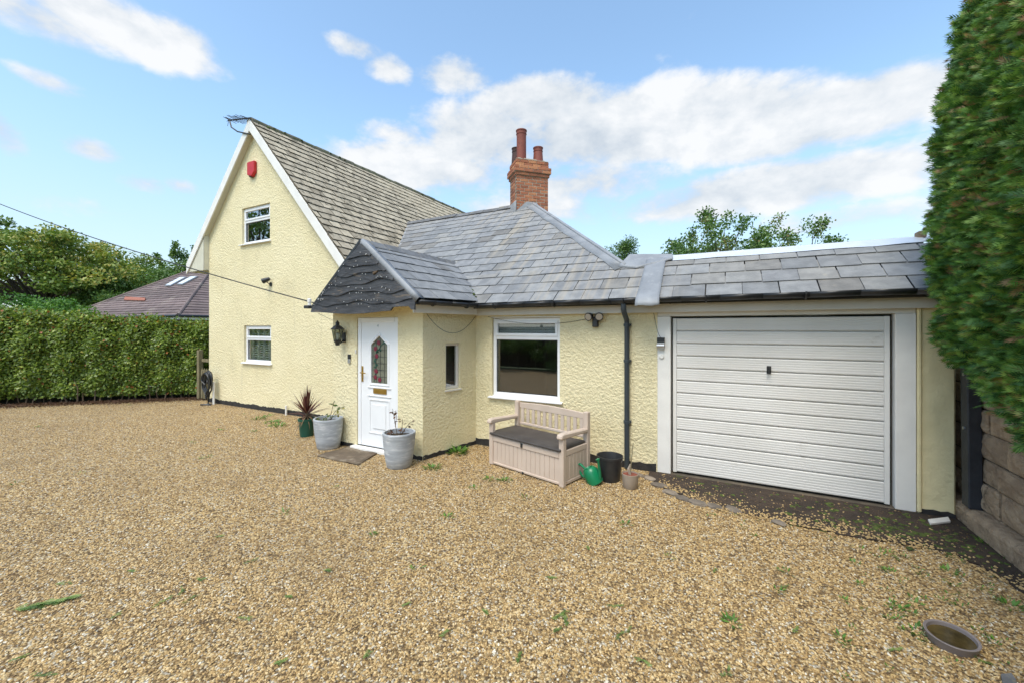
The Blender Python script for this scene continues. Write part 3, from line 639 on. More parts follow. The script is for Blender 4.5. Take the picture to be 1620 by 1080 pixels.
for k in range(5):
    f0, f1 = k / 5, (k + 1) / 5; xa_ = xl + .03 + (xi - xl - .03) * f0; xb_ = xl + .03 + (xi - xl - .03) * f1 - .004
    b.prism([(xa_, YV + .02, zb_), (xb_, YV + .02, zb_), (xb_, YV + .02, main_z(xb_) - .215), (xa_, YV + .02, main_z(xa_) - .215)], (0, .03, 0))
b.prism([(xi, YV + .02, zb_), (xi, YF - .002, zb_), (xi, YF - .002, zi), (xi, YV + .02, zi)], (-.02, 0, 0))
b.build('box_end', 'soffit', house)
B().box(xl + .02, xi, YV + .06, YE, zb_ - .004, zb_ + .015).build('eaves_soffit', 'soffit', house)
B().box(xl - .01, xl + .018, YV + .02, YE, zb_, zb_ + .2).build('fascia', 'white_paint', house)
# valley lead and moss
def strip(name, m, A, Q, side1, side2, wd, lift=.03, n_=10, par=sroof):
    A, Q, s1, s2 = Vector(A), Vector(Q), Vector(side1).normalized(), Vector(side2).normalized(); b_ = B(); rr = []
    for i in range(n_ + 1):
        p_ = A.lerp(Q, i / n_) + Vector((0, 0, lift)); w_ = wd * random.uniform(.85, 1.15)
        rr.append([p_ + s1 * w_, p_, p_ + s2 * w_])
    for i in range(n_): b_.add(rr[i] + rr[i + 1], [(0, 1, 4, 3), (1, 2, 5, 4)])
    o_ = b_.build(name, m, par, smooth=True); o_.modifiers.new('thick', 'SOLIDIFY').thickness = .012
    return o_
VA, VB = (xval(ZRID), YRID, ZRID), (xval(EZ), EY, EZ)
strip('valley', 'lead_pale', VA, VB, (0, .3, .3), (1, 0, 0), .09, .02)
tufts('moss', sroof, [Vector(VA).lerp(Vector(VB), t) + Vector((random.uniform(-.06, -.02), random.uniform(-.03, .04), .03)) for t in np.linspace(.03, .55, 24)], .02, .06)
# porch roof -------------------------------------------------------
proof = part('porch_roof', house, (-4.66, 5.2, 2.2)); YPF = 4.19; XP, ZP = -4.665, 3.09; ZPE = 2.235
eave_x = lambda y: -3.63 + (y - YPF) * .235
yv = lambda z: EY + (z - EZ) / MS
def pmap(u, v, h_):                                        # u = y, v = 0..LP up the slope
    f_ = v / LP; x = eave_x(u) + (XP - eave_x(u)) * f_; z = ZPE + (ZP - ZPE) * f_
    nv = Vector((ZP - ZPE, 0, eave_x(u) - XP)).normalized(); return Vector((x, u, z)) + nv * h_
LP = 1.35
b = B(); ye = yv(ZPE)
b.prism([(eave_x(YPF), YPF, ZPE - .045), (eave_x(ye), ye, ZPE - .045), (XP, yv(ZP) + .1, ZP - .045), (XP, YPF, ZP - .045)], (0, 0, -.03)); b.build('roof_deck', 'underlay', proof)
b = B(); XPL = -5.72
b.prism([(XPL, YPF, ZPE - .02), (XP - .002, YPF, ZP), (XP - .002, yv(ZP) + .1, ZP), (XPL, 5.6, ZPE - .02)], (0, 0, -.05)); b.build('left_slope', 'slate', proof)
slates('slate', proof, 'slate', ((eave_x(4.7), 0, ZPE), (0, 1, 0), (-1.06, 0, .86)), [[(YPF + .10, 0), (ye, 0), (yv(ZP), LP), (YPF + .10, LP)]], YPF + .02, 6.6, .32, .225, .009, 6, fmap=pmap, gap=.010, jit=.005)
for i in range(6):
    y0 = YPF + .05 + i * (yv(ZP) - YPF) / 6; y1 = y0 + (yv(ZP) - YPF) / 6 - .012; b = B()
    pr = [(XP - .11, ZP - .075), (XP - .015, ZP + .02), (XP + .015, ZP + .02), (XP + .13, ZP - .085), (XP + .12, ZP - .10), (XP, ZP - .01), (XP - .10, ZP - .09)]
    b.prism([(x, y0, z + .03 + (.006 if i % 2 else 0)) for x, z in pr], (0, y1 - y0, 0)); b.build('ridge_tile', 'ridge_slate', proof, bevel=.004)
b = B(); rr = []                                           # lead roll on the front verge
for i in range(11):
    f_ = i / 10; x = eave_x(YPF) + .02 + (XP - eave_x(YPF) - .02) * f_; z = ZPE - .01 + (ZP + .03 - ZPE) * f_; w_ = .11 + .012 * math.sin(i * 2.3)
    nv = Vector((.86, 0, 1.04)).normalized(); p_ = Vector((x, YPF, z))
    rr.append([p_ + Vector((0, w_, 0)) + nv * .028, p_ + Vector((0, .03, 0)) + nv * .034, p_ + Vector((0, .0, 0)) + nv * .045, p_ + Vector((0, -.022, 0)) + nv * .02, p_ + Vector((0, -.024, 0)) - nv * .035])
for i in range(10): b.add(rr[i] + rr[i + 1], [(k, k + 1, k + 6, k + 5) for k in range(4)])
o = b.build('verge_flashing', 'lead', proof, smooth=True); o.modifiers.new('thick', 'SOLIDIFY').thickness = .004
b = B(); b.prism([(XPL - .03, YPF - .028, ZPE - .05), (XP, YPF - .028, ZP + .05), (XP, YPF - .028, ZP + .005), (XPL + .02, YPF - .028, ZPE - .075)], (0, .1, 0)); b.build('verge_trim', 'black_plastic', proof)
strip('valley', 'lead_pale', (XP + .02, yv(ZP), ZP), (eave_x(ye), ye, ZPE), (.2, 1, .7), (.3, -1, -.2), .06, .03, par=proof)
tufts('moss', proof, [Vector((XP, yv(ZP), ZP)).lerp(Vector((eave_x(ye), ye, ZPE)), t) + Vector((.02, random.uniform(-.05, -.01), .03)) for t in (.45, .47, .5, .66, .7, .74, .78, .82, .85, .88, .92)], .018, .035)
# waney boards on the porch gable
gab = part('porch_gable', house, (XP, YPF, 2.1))
levels = [2.075, 2.21, 2.36, 2.50, 2.63, 2.755, 2.875]; amp = [.016, .024, .026, .03, .024, .018, .01]
def zr_left(x): return ZPE - .05 + (ZP - ZPE + .06) * (x - XPL) / (XP - XPL)
def zr_right(x): return ZPE - .03 + (ZP - ZPE + .04) * (eave_x(YPF) - x) / (eave_x(YPF) - XP)
for i, z0 in enumerate(levels):
    z1 = (levels[i + 1] + .05) if i + 1 < len(levels) else 3.2
    ph, ph2 = random.uniform(0, 6), random.uniform(0, 6); fr_ = random.uniform(4.5, 6.5)
    n_ = 44; xa_, xb_ = XPL - .01, eave_x(YPF) - .01; bot, top = [], []
    for k in range(n_ + 1):
        x = xa_ + (xb_ - xa_) * k / n_
        zb = z0 + amp[i] * math.sin(fr_ * x + ph) + amp[i] * .5 * math.sin(2.3 * fr_ * x + ph2)
        if i == 0: zb = z0 + .02 * math.sin(3.2 * x + 1.2) + (.045 if -4.05 < x < -3.72 else 0)
        lim = min(zr_left(x), zr_right(x)); lim = max(lim, 2.19) if i == 0 else lim
        zt2 = min(z1, lim)
        if zt2 > zb + .004: bot.append((x, zb)); top.append((x, zt2))
    if len(bot) < 3: continue
    b = B(); yb0 = YPF - .014; m_ = len(bot); th = .032
    vs_ = [(x, yb0 - th, z) for x, z in bot] + [(x, yb0 - th * .25, z) for x, z in top] + [(x, yb0, z) for x, z in bot] + [(x, yb0 + .004, z) for x, z in top]
    fs_ = []
    for k in range(m_ - 1): fs_ += [(k, k + 1, m_ + k + 1, m_ + k), (2 * m_ + k + 1, 2 * m_ + k, 3 * m_ + k, 3 * m_ + k + 1), (k, 2 * m_ + k, 2 * m_ + k + 1, k + 1), (m_ + k, m_ + k + 1, 3 * m_ + k + 1, 3 * m_ + k)]
    fs_ += [(0, m_, 3 * m_, 2 * m_), (m_ - 1, 3 * m_ - 1, 4 * m_ - 1, 2 * m_ - 1)]
    b.add(vs_, fs_); b.build('board', 'black_wood', gab, smooth=True)
b = B(); kn = PY(592, 431, YPF - .05); rr = []            # pale knot in one board
for k in range(9):
    a = k / 8; rr.append((kn[0] - .04 + .10 * a, YPF - .030 - .006 * math.sin(a * 3.1), kn[2] - .02 + .04 * a))
b.tube(rr, [.010, .018, .021, .020, .018, .016, .014, .010, .004], 8); tag(b.build('knot', 'twig', gab, smooth=True), 'pale brown knot in the black boarding')
B().prism([(XPL + .05, YPF + .01, 2.16), (eave_x(YPF) - .03, YPF + .01, 2.16), (XP, YPF + .01, ZP - .04)], (0, .02, 0)).build('backing', 'underlay', gab)
B().box(XPL + .02, eave_x(YPF) - .05, YPF + .012, YB + .16, 2.165, 2.18).build('soffit', 'pier_yellow', gab)
# fascias, gutters, downpipe ----------------------------------------
B().box(-3.50, 2.04, YF - .075, YF - .05, 2.045, 2.19).build('fascia', 'cream_paint', house, bevel=.003)
B().box(-3.50, 2.04, YF - .05, YF + .02, 2.047, 2.06).build('soffit_board', 'cream_paint', house)
B().box(-.77, 1.78, YF - .047, YF - .002, 2.08, 2.14).build('lintel_board', 'cream_paint', house)
b = B(); A_ = Vector((eave_x(YPF) - .07, YPF + .02, 0)); Q_ = Vector((eave_x(5.36) - .07, 5.36, 0))
b.prism([A_ + Vector((0, 0, 2.055)), Q_ + Vector((0, 0, 2.055)), Q_ + Vector((-.022, 0, 2.055)), A_ + Vector((-.022, 0, 2.055))], (0, 0, .135)); b.build('porch_fascia', 'white_paint', house, bevel=.003)
def gutter(A, Q, wob=0.004):
    A, Q = Vector(A), Vector(Q); d = (Q - A).normalized(); sd_ = Vector((d.y, -d.x, 0)); b_ = B(); rr = []; n_ = max(2, int((Q - A).length / .4))
    for i in range(n_ + 1):
        p_ = A.lerp(Q, i / n_) + Vector((0, 0, random.uniform(-wob, wob)))
        rr.append([p_ + sd_ * (.056 * math.cos(a)) + Vector((0, 0, -.056 * math.sin(a) * .95)) for a in [R(q) for q in (-8, 20, 50, 80, 110, 140, 170, 188)]])
    for i in range(n_): b_.add(rr[i] + rr[i + 1], [(k, k + 1, k + 9, k + 8) for k in range(7)])
    for e_ in (0, n_): b_.add(rr[e_], [list(range(8))])
    o_ = b_.build('gutter', 'black_plastic', house, smooth=True, fixn=False); o_.modifiers.new('thick', 'SOLIDIFY').thickness = .004
    n_ = max(1, int((Q - A).length / 1.0))
    for i in range(n_ + 1):
        p_ = A.lerp(Q, (i + .35) / (n_ + .7)); ar = [p_ + sd_ * (.061 * math.cos(a)) + Vector((0, 0, -.061 * math.sin(a))) for a in [R(q) for q in range(-10, 200, 21)]]
        B().tube(ar, .011, 5).build('gutter_bracket', 'black_plastic', house)
gutter((-3.36, EY - .055, 2.20), (2.03, EY - .055, 2.225)); gutter((eave_x(YPF) + .045, YPF + .0, 2.215), (eave_x(EY - .05) + .045, EY - .06, 2.205))
xd = -1.14
b = B(); b.tube([(xd, EY - .055, 2.16), (xd, EY - .055, 2.09), (xd, EY - .03, 2.05), (xd, YF - .075, 1.96), (xd, YF - .055, 1.90), (xd, YF - .055, .06), (xd, YF - .055, .02)], .034, 12); b.build('downpipe', 'pipe_grey', house, smooth=True)
for z in (1.89, 1.42, .62): b = B(); b.lathe([(.035, -.02), (.042, -.018), (.042, .018), (.035, .02)], (xd, YF - .055, z), 12); b.box(xd - .05, xd + .05, YF - .03, YF - .001, z - .015, z + .015); b.build('pipe_clip', 'pipe_grey', house)
# ------------------------------------------------------------------ chimney, turned 45 degrees
chim = part('chimney', house, (XE, YRID, 4.3))
cf = Vector((XE + .02, YRID - .03, 0)); cu = Vector((.7071, .7071, 0)); cv = Vector((-.7071, .7071, 0)); Wc, Dc = .80, .52
MC = Matrix(((cu.x, cv.x, 0, cf.x), (cu.y, cv.y, 0, cf.y), (0, 0, 1, 0), (0, 0, 0, 1)))
zc0 = 4.30; ch = .0745; course = []
for i in range(15): course.append((zc0 + i * ch, 0))
zc1 = zc0 + 15 * ch
for i, o_ in enumerate((.028, .06, .06, .012, .012)): course.append((zc1 + i * ch, o_))
def perim(z, off, odd):
    w_, d_ = Wc + 2 * off, Dc + 2 * off; x0, x1, y0, y1 = -w_ / 2, w_ / 2, -off, Dc + off; bl, bw_ = .215, .1025; g = .006
    def run(a, q, fn):
        L = q - a; n_ = max(1, round(L / .225)); st_ = L / n_; e_ = [a + k * st_ for k in range(n_ + 1)]
        if odd: e_ = [a] + [a + (k + .5) * st_ for k in range(n_)] + [q]
        for u, v in zip(e_, e_[1:]): fn(u + g, v - g)
    def brick(a0, a1, c0, c1):
        b_ = B(MC); jz = random.uniform(-.002, .002); j = random.uniform(-.004, .004)
        b_.box(a0, a1, c0 + j, c1 + j, z + g + jz, z + ch - g + jz); b_.build('brick', 'brick', chim, bevel=.004)
    run(x0, x1, lambda u, v: brick(u, v, y0, y0 + bw_)); run(y0 + bw_ + .005, y1 - bw_ - .005, lambda u, v: brick(x0, x0 + bw_, u, v))
    run(y0 + bw_ + .005, y1 - bw_ - .005, lambda u, v: brick(x1 - bw_, x1, u, v)); run(x0, x1, lambda u, v: brick(u, v, y1 - bw_, y1))
for i, (z, off) in enumerate(course): perim(z, off, i % 2)
b = B(MC); b.box(-Wc / 2 + .006, Wc / 2 - .006, .006, Dc - .006, zc0 - .3, zc1 + 5 * ch - .002); b.box(-Wc / 2 - .05, Wc / 2 + .05, -.05, Dc + .05, zc1 + ch + .002, zc1 + 3 * ch - .004); b.box(-Wc / 2 - .018, Wc / 2 + .018, -.018, Dc + .018, zc1 + .004, zc1 + ch - .001)
b.build('mortar', 'mortar', chim)
zt = zc1 + 5 * ch
b = B(MC); b.prism([(-Wc / 2 - .005, -.005, zt), (Wc / 2 + .005, -.005, zt), (Wc / 2 + .005, Dc + .005, zt), (-Wc / 2 - .005, Dc + .005, zt)], (0, 0, .02)); b.prism([(-Wc / 2 + .06, .06, zt + .02), (Wc / 2 - .06, .06, zt + .02), (Wc / 2 - .06, Dc - .06, zt + .02), (-Wc / 2 + .06, Dc - .06, zt + .02)], (0, 0, .045))
b.build('flaunching', 'mortar', chim, bevel=.02)
def pot(lx, ly, h_, r_, m_, straight):
    c_ = MC @ Vector((lx, ly, zt + .02)); prof = [(r_ * (1.0 if straight else 1.2), 0), (r_, h_ * .8), (r_ * 1.02, h_ - .10), (r_ * 1.1, h_ - .095), (r_ * 1.1, h_ - .08), (r_ * 1.03, h_ - .075), (r_ * 1.06, h_ - .03), (r_ * 1.16, h_ - .02), (r_ * 1.16, h_), (r_ * .82, h_), (r_ * .8, h_ - .2)]
    b_ = B(); b_.lathe(prof, c_, 20); b_.build('chimney_pot', m_, chim, smooth=True)
pot(-.22, .17, .73, .115, 'terracotta', True); pot(.20, .16, .37, .105, 'terracotta', False); pot(-.27, .41, .40, .10, 'terracotta_dark', False)
# lead apron round the stack
b = B(MC); b.prism([(-Wc / 2 - .03, -.02, 4.38), (-.06, -.035, 4.66), (.06, -.035, 4.66), (Wc / 2 + .03, -.02, 4.30), (Wc / 2 + .03, -.02, 4.42), (.09, -.03, 4.80), (-.16, -.03, 4.80), (-Wc / 2 - .03, -.02, 4.55)], (0, .018, 0)); b.build('lead_apron', 'lead_pale', chim)
b = B(MC); b.box(-Wc / 2 - .05, -Wc / 2 - .006, -.03, .35, 4.4, 4.80); b.build('mortar_fillet', 'lead_pale', chim, bevel=.012)
# ------------------------------------------------------------------ front door
door = part('front_door', house, ((DO[0] + DO[1]) / 2, YB, .05))
x0, x1, z0, z1 = DO[0] + .003, DO[1] - .003, .053, DO[3] - .003; ya = YB + .012; f_ = .07
b = B(); b.box(x0, x0 + f_, ya, ya + .08, z0, z1); b.box(x1 - f_, x1, ya, ya + .08, z0, z1); b.box(x0 + f_, x1 - f_, ya + .001, ya + .08, z1 - f_, z1); b.build('frame', 'upvc', door, bevel=.008)
B().box(x0 - .06, x1 + .04, YB - .09, YB + .1, 0, .05).build('threshold', 'white_paint', door, bevel=.008)
lx0, lx1, lz0, lz1 = x0 + f_ - .012, x1 - f_ + .012, z0 + .002, z1 - f_ + .012; cxd = (lx0 + lx1) / 2 + .03; yl = ya + .015
gx0, gx1, gz0, gz1, gap_ = cxd - .17, cxd + .17, 1.02, 1.60, 1.74          # glazed opening with pointed head
hole = [(gx0, gz0), (gx1, gz0), (gx1, gz1), (cxd, gap_), (gx0, gz1)]
b = B()                                                    # leaf with the opening cut through
outer = [(lx0, lz0), (lx1, lz0), (lx1, lz1), (cxd, lz1), (lx0, lz1)]
for yy in (yl, yl + .045):
    b.add([(x, yy, z) for x, z in outer] + [(x, yy, z) for x, z in hole], [(i, (i + 1) % 5, 5 + (i + 1) % 5, 5 + i) for i in range(5)])
b.add([(x, yl, z) for x, z in hole] + [(x, yl + .045, z) for x, z in hole], [(i, (i + 1) % 5, 5 + (i + 1) % 5, 5 + i) for i in range(5)])
b.add([(x, yl, z) for x, z in outer] + [(x, yl + .045, z) for x, z in outer], [(i, (i + 1) % 5, 5 + (i + 1) % 5, 5 + i) for i in range(5)])
b.build('leaf', 'upvc', door)
def ringp(poly, gw, y0, y1, name, m_='upvc', par=door):
    c_ = (sum(p_[0] for p_ in poly) / len(poly), sum(p_[1] for p_ in poly) / len(poly)); n_ = len(poly)
    def offs(d):
        o_ = []
        for i in range(n_):
            a, q, r_ = Vector(poly[i - 1]), Vector(poly[i]), Vector(poly[(i + 1) % n_]); e1, e2 = (q - a).normalized(), (r_ - q).normalized()
            n1_, n2_ = Vector((e1.y, -e1.x)), Vector((e2.y, -e2.x)); bi = (n1_ + n2_).normalized(); o_.append(q + bi * (d / max(.3, bi.dot(n1_))))
        return o_
    O_, I_ = offs(gw), offs(-.002); b_ = B()
    vs_ = [(p_[0], y1, p_[1]) for p_ in O_] + [(p_.lerp(q_, .4)[0], y0, p_.lerp(q_, .4)[1]) for p_, q_ in zip(O_, I_)] + [(p_[0], y0 + .004, p_[1]) for p_ in I_] + [(p_[0], y1 + .01, p_[1]) for p_ in I_]
    for k in range(3): b_.add([vs_[k * n_ + i] for i in range(n_)] + [vs_[k * n_ + n_ + i] for i in range(n_)], [(i, (i + 1) % n_, n_ + (i + 1) % n_, n_ + i) for i in range(n_)])
    return b_.build(name, m_, par, fixn=True)
ringp(hole, .04, yl - .014, yl + .001, 'glazing_bead')
for px0, px1, pz0, pz1 in ((gx0 - .02, gx1 + .02, .28, .76),):
    ringp([(px0, pz0), (px1, pz0), (px1, pz1), (px0, pz1)], .028, yl - .012, yl + .001, 'moulding')
    B().box(px0 + .055, px1 - .055, yl - .012, yl + .002, pz0 + .055, pz1 - .055).build('raised_panel', 'upvc', door, bevel=.01)
    B().box(px0 - .05, px1 + .05, yl - .016, yl + .001, pz1 + .06, pz1 + .085).build('moulding', 'upvc', door, bevel=.008); B().box(px0 - .05, px1 + .05, yl - .016, yl + .001, gz0 - .075, gz0 - .05).build('moulding', 'upvc', door, bevel=.008)
B().prism([(p_[0], yl + .018, p_[1]) for p_ in hole], (0, .006, 0)).build('glass', 'obscure_glass', door)
b = B()
for k in range(1, 4):
    x = gx0 + k * (gx1 - gx0) / 4; b.box(x - .0025, x + .0025, yl + .013, yl + .017, gz0, gz1 + (.06 if k != 2 else .13))
for k in range(1, 7): z = gz0 + k * .1; b.box(gx0, gx1, yl + .0135, yl + .0168, z - .0025, z + .0025)
b.build('lead_came', 'came', door)
stem = [(-.13, 1.04), (-.10, 1.16), (-.09, 1.27), (-.11, 1.38), (-.08, 1.48), (-.02, 1.54), (.03, 1.60), (.10, 1.63), (.14, 1.60)]
b = B(); b.tube([(cxd + x, yl + .013, z) for x, z in stem], .005, 5)
for i in range(22):
    q = stem[random.randrange(8)]; a = random.uniform(0, 6.28); c_ = (cxd + q[0] + .03 * math.cos(a), q[1] + .03 * math.sin(a))
    u_ = Vector((math.cos(a), math.sin(a))) * .022; v_ = Vector((-u_.y, u_.x)) * .4
    b.prism([(c_[0] - u_.x, yl + .011, c_[1] - u_.y), (c_[0] + v_.x, yl + .011, c_[1] + v_.y), (c_[0] + u_.x, yl + .011, c_[1] + u_.y), (c_[0] - v_.x, yl + .011, c_[1] - v_.y)], (0, .003, 0))
b.build('painted_stem', 'pot_green', door)
for x, z, r_ in ((-.03, 1.63, .036), (-.095, 1.54, .036), (-.075, 1.43, .036), (-.085, 1.20, .036), (-.10, 1.11, .034), (-.01, 1.075, .034)):
    b = B()
    for k in range(6):
        a = k * 1.047; c_ = (cxd + x + r_ * .5 * math.cos(a), z + r_ * .5 * math.sin(a)); b.prism([(c_[0] + r_ * .55 * math.cos(q * .785), yl + .008 + .0005 * k, c_[1] + r_ * .55 * math.sin(q * .785)) for q in range(8)], (0, .003, 0))
    b.build('rose', 'rose_red', door)
B().box(gx0 + .05, gx1 - .02, yl - .018, yl + .001, .865, .945).build('letterbox', 'brass', door, bevel=.008)
b = B(); b.box(gx0 + .075, gx1 - .045, yl - .022, yl - .0175, .883, .927); b.build('letterbox_flap', 'brass', door, bevel=.003)
hx = lx0 + .035; b = B(); b.box(hx - .016, hx + .016, yl - .012, yl, 1.03, 1.27); b.tube([(hx, yl - .005, 1.17), (hx, yl - .05, 1.17), (hx + .02, yl - .055, 1.172), (hx + .11, yl - .052, 1.168)], .009, 8); b.tube([(hx, yl - .02, 1.09), (hx, yl - .003, 1.09)], .012, 8); b.build('handle', 'brass', door, bevel=.002)
b = B(); b.lathe([(.0, -.004), (.016, -.004), (.018, .0)], (0, 0, 0), 12)
for i in range(len(b.v)): v = b.v[i]; b.v[i] = Vector((cxd - .03 + v.x, yl + v.z * 2, 1.885 + v.y))
b.build('spyhole', 'steel', door)
# ------------------------------------------------------------------ garage door
gd = part('garage_door', house, (.46, YF + .05, 0)); gx0, gx1 = -.585, 1.512; gz1 = 1.972; yd = YF + .045
B().box(-.764, -.606, YF - .012, YF + .10, .012, 1.995).build('jamb', 'white_paint', gd, bevel=.004); B().box(1.54, 1.698, YF - .012, YF + .10, .012, 1.995).build('jamb', 'white_paint', gd, bevel=.004)
B().box(-.764, 1.698, YF + .0, YF + .10, 1.997, 2.073).build('head', 'cream_paint', gd, bevel=.004)
B().box(-.604, 1.538, yd + .06, yd + .08, 0, 1.99).build('dark_gap', 'underlay', gd)
B().box(-.62, 1.55, YF - .03, YF + .12, 0, .011).build('sill_strip', 'mortar_dark', gd)
b = B(); b.box(gx0, gx0 + .045, yd - .004, yd + .04, .03, gz1); b.box(gx1 - .045, gx1, yd - .004, yd + .04, .03, gz1); b.build('side_rail', 'garage_paint', gd, bevel=.004)
hs = [.225] + [.1555] * 10 + [.16]; z = .03
for k, h_ in enumerate(hs):
    zt2 = min(z + h_, gz1) if k < len(hs) - 1 else gz1; b = B(); n_ = max(4, round((zt2 - z) / .031)); prof = [(yd + .028, z + .001), (yd + .004, z + .012)]
    for j in range(n_):
        a0 = z + .014 + (zt2 - z - .02) * j / n_; a1 = z + .014 + (zt2 - z - .02) * (j + 1) / n_
        prof += [(yd, a0 + .004), (yd - .0012, a1 - .006), (yd + .002, a1 - .003)]
    prof += [(yd + .004, zt2 - .005), (yd + .028, zt2 - .001)]
    n_ = len(prof); vs_ = [(gx0 + .047, y, zz) for y, zz in prof] + [(gx1 - .047, y, zz) for y, zz in prof]
    b.add(vs_, [(i, i + n_, i + n_ + 1, i + 1) for i in range(n_ - 1)]); b.build('panel', 'garage_paint', gd, fixn=False); z = zt2
B().box(gx0 + .04, gx1 - .04, yd + .03, yd + .05, .03, gz1).build('backing', 'garage_paint', gd)
hp = PY(1217, 585, YF); b = B(); b.box(hp[0] - .022, hp[0] + .022, yd - .012, yd, hp[2] - .045, hp[2] + .045); b.tube([(hp[0], yd - .005, hp[2]), (hp[0], yd - .045, hp[2])], .012, 8); b.box(hp[0] - .012, hp[0] + .012, yd - .055, yd - .04, hp[2] - .04, hp[2] + .035); b.build('handle', 'black_plastic', gd, bevel=.005)
#===MORE===
# ================================================================== FIXTURES ON THE HOUSE
def box_at(name, label, cat, c, s, m_, **k):
    b_ = B(); b_.box(c[0] - s[0] / 2, c[0] + s[0] / 2, c[1] - s[1], c[1], c[2] - s[2] / 2, c[2] + s[2] / 2)
# alarm box
al = thing('alarm_box', 'red burglar alarm box high on the yellow gable', 'alarm box', (-9.6, YF, 5.25))
a0 = PY(393, 258, YF); a1 = PY(408, 283, YF); xa_, xb_, zb, zt2 = a0[0] + .07, a1[0] - .03, a1[2] + .05, a0[2] - .03
b = B(); b.prism([(xa_, YF - .002, zt2), (xb_, YF - .002, zt2), (xb_, YF - .002, zb + .09), ((xa_ + xb_) / 2 + .04, YF - .002, zb), (xa_, YF - .002, zb + .06)], (0, -.075, 0)); b.build('cover', 'red_plastic', al, bevel=.014)
b = B(); b.prism([(xa_ + .05, YF - .012, zb + .035), (xa_ + .13, YF - .012, zb + .035), (xa_ + .15, YF - .012, zb - .005), (xa_ + .07, YF - .012, zb + .0)], (0, -.055, 0)); b.build('strobe', 'terracotta_dark', al, bevel=.006)
# gable spotlight
s0 = PY(429, 446, YF); sp_ = thing('security_light', 'small black spotlight on the gable wall beside the cable', 'light', (s0[0], YF, s0[2] - .1))
b = B(); b.lathe([(.045, 0), (.045, .02)], (0, 0, 0), 12)
for i in range(len(b.v)): v = b.v[i]; b.v[i] = Vector((s0[0] + v.x, YF - v.z, s0[2] - .06 + v.y))
b.build('wall_plate', 'black_plastic', sp_)
b = B(); b.tube([(s0[0], YF - .01, s0[2] - .06), (s0[0] - .02, YF - .07, s0[2] - .03), (s0[0] - .02, YF - .09, s0[2] + .02)], .01, 6); b.build('arm', 'black_plastic', sp_)
b = B(); b.tube([(s0[0] + .04, YF - .06, s0[2] + .06), (s0[0] - .02, YF - .10, s0[2] + .03), (s0[0] - .08, YF - .14, s0[2] - .0)], [.035, .05, .06], 10); b.build('lamp_head', 'black_plastic', sp_, smooth=True)
# TV aerial
ae = thing('tv_aerial', 'old black television aerial on the gable peak', 'aerial', (XR, YV - .02, ZR - .35))
A0 = Vector(PY(391, 212, YV - .03)); A1 = Vector(PY(366, 203, YV - .03)); A2 = Vector(PY(363, 190, YV - .03))
b = B(); b.tube([A0 + Vector((.05, .05, 0)), A0, A0.lerp(A1, .6) + Vector((0, 0, -.03)), A1 + Vector((0, 0, .02)), A2], .016, 7); b.build('mast', 'came', ae, smooth=True)
Q0, Q1 = Vector(PY(361, 191, YV - .03)), Vector(PY(396, 187, YV - .03)); b = B(); b.tube([Q0, Q1], .016, 6); b.build('boom', 'came', ae)
for k in range(11):
    c_ = Q0.lerp(Q1, .08 + k / 12); l_ = .14 + .012 * k % .05; dv = Vector((random.uniform(-.1, .1), 1, random.uniform(-.15, .15))).normalized()
    b = B(); b.tube([c_ - dv * l_, c_ + dv * l_], .006, 5); b.build('element', 'came', ae)
b = B()
for k in range(3): b.tube([Q0 + Vector((.02, 0, .0)), Q0 + Vector((-.10, .02 * k, .11 - .10 * k))], .005, 5)
b.build('reflector', 'came', ae)
# coach lantern by the door
l0 = PY(545, 546, YB); l1 = PY(545, 507, YB); lx, lz0_, lz1_ = l0[0], l0[2], l1[2]; hl_ = lz1_ - lz0_
lan = thing('wall_lantern', 'black coach lantern on the porch wall left of the door', 'lantern', (lx, YB, lz0_)); yy = YB - .13
b = B(); b.box(lx - .035, lx + .035, YB - .02, YB - .001, lz0_ + .05, lz0_ + .2); b.tube([(lx, YB - .01, lz0_ + .09), (lx, YB - .07, lz0_ + .04), (lx, yy, lz0_ + .03)], .012, 7); b.build('bracket', 'black_plastic', lan)
b = B(); b.lathe([(.0, 0), (.03, .005), (.036, .04), (.052, .06), (.056, .085), (.05, .09)], (lx, yy, lz0_), 6); b.build('base', 'black_plastic', lan)
b = B()
for k in range(6):
    a = k * math.pi / 3; b.tube([(lx + .05 * math.cos(a), yy + .05 * math.sin(a), lz0_ + .085), (lx + .082 * math.cos(a), yy + .082 * math.sin(a), lz0_ + .25)], .006, 5)
b.build('cage', 'black_plastic', lan)
b = B(); b.lathe([(.046, .09), (.077, .248)], (lx, yy, lz0_), 6); b.build('glass', 'door_glass', lan)
b = B(); b.lathe([(.012, .09), (.028, .13), (.028, .18), (.0, .21)], (lx, yy, lz0_), 10); b.build('bulb', 'bulb', lan, smooth=True)
b = B(); b.lathe([(.098, .247), (.10, .258), (.055, .30), (.03, .315), (.026, hl_ - .05), (.034, hl_ - .045), (.014, hl_ - .02), (.002, hl_)], (lx, yy, lz0_), 6); b.build('roof', 'black_plastic', lan)
# doorbell
d0 = PY(553.5, 567, YB); db = thing('doorbell', 'black and silver video doorbell beside the white door', 'doorbell', (d0[0], YB, d0[2] - .07))
B().box(d0[0] - .028, d0[0] + .028, YB - .026, YB - .001, d0[2] - .005, d0[2] + .07).build('camera_half', 'black_plastic', db, bevel=.006); B().box(d0[0] - .028, d0[0] + .028, YB - .026, YB - .001, d0[2] - .072, d0[2] - .007).build('button_half', 'steel', db, bevel=.006)
d1 = PY(563.5, 556, YB); tag(B().box(d1[0] - .015, d1[0] + .012, YB - .018, YB - .001, d1[2] - .025, d1[2] + .03).build('bell_push', 'cream_paint', bevel=.004), 'tiny cream bell push on the door frame edge', 'bell push')
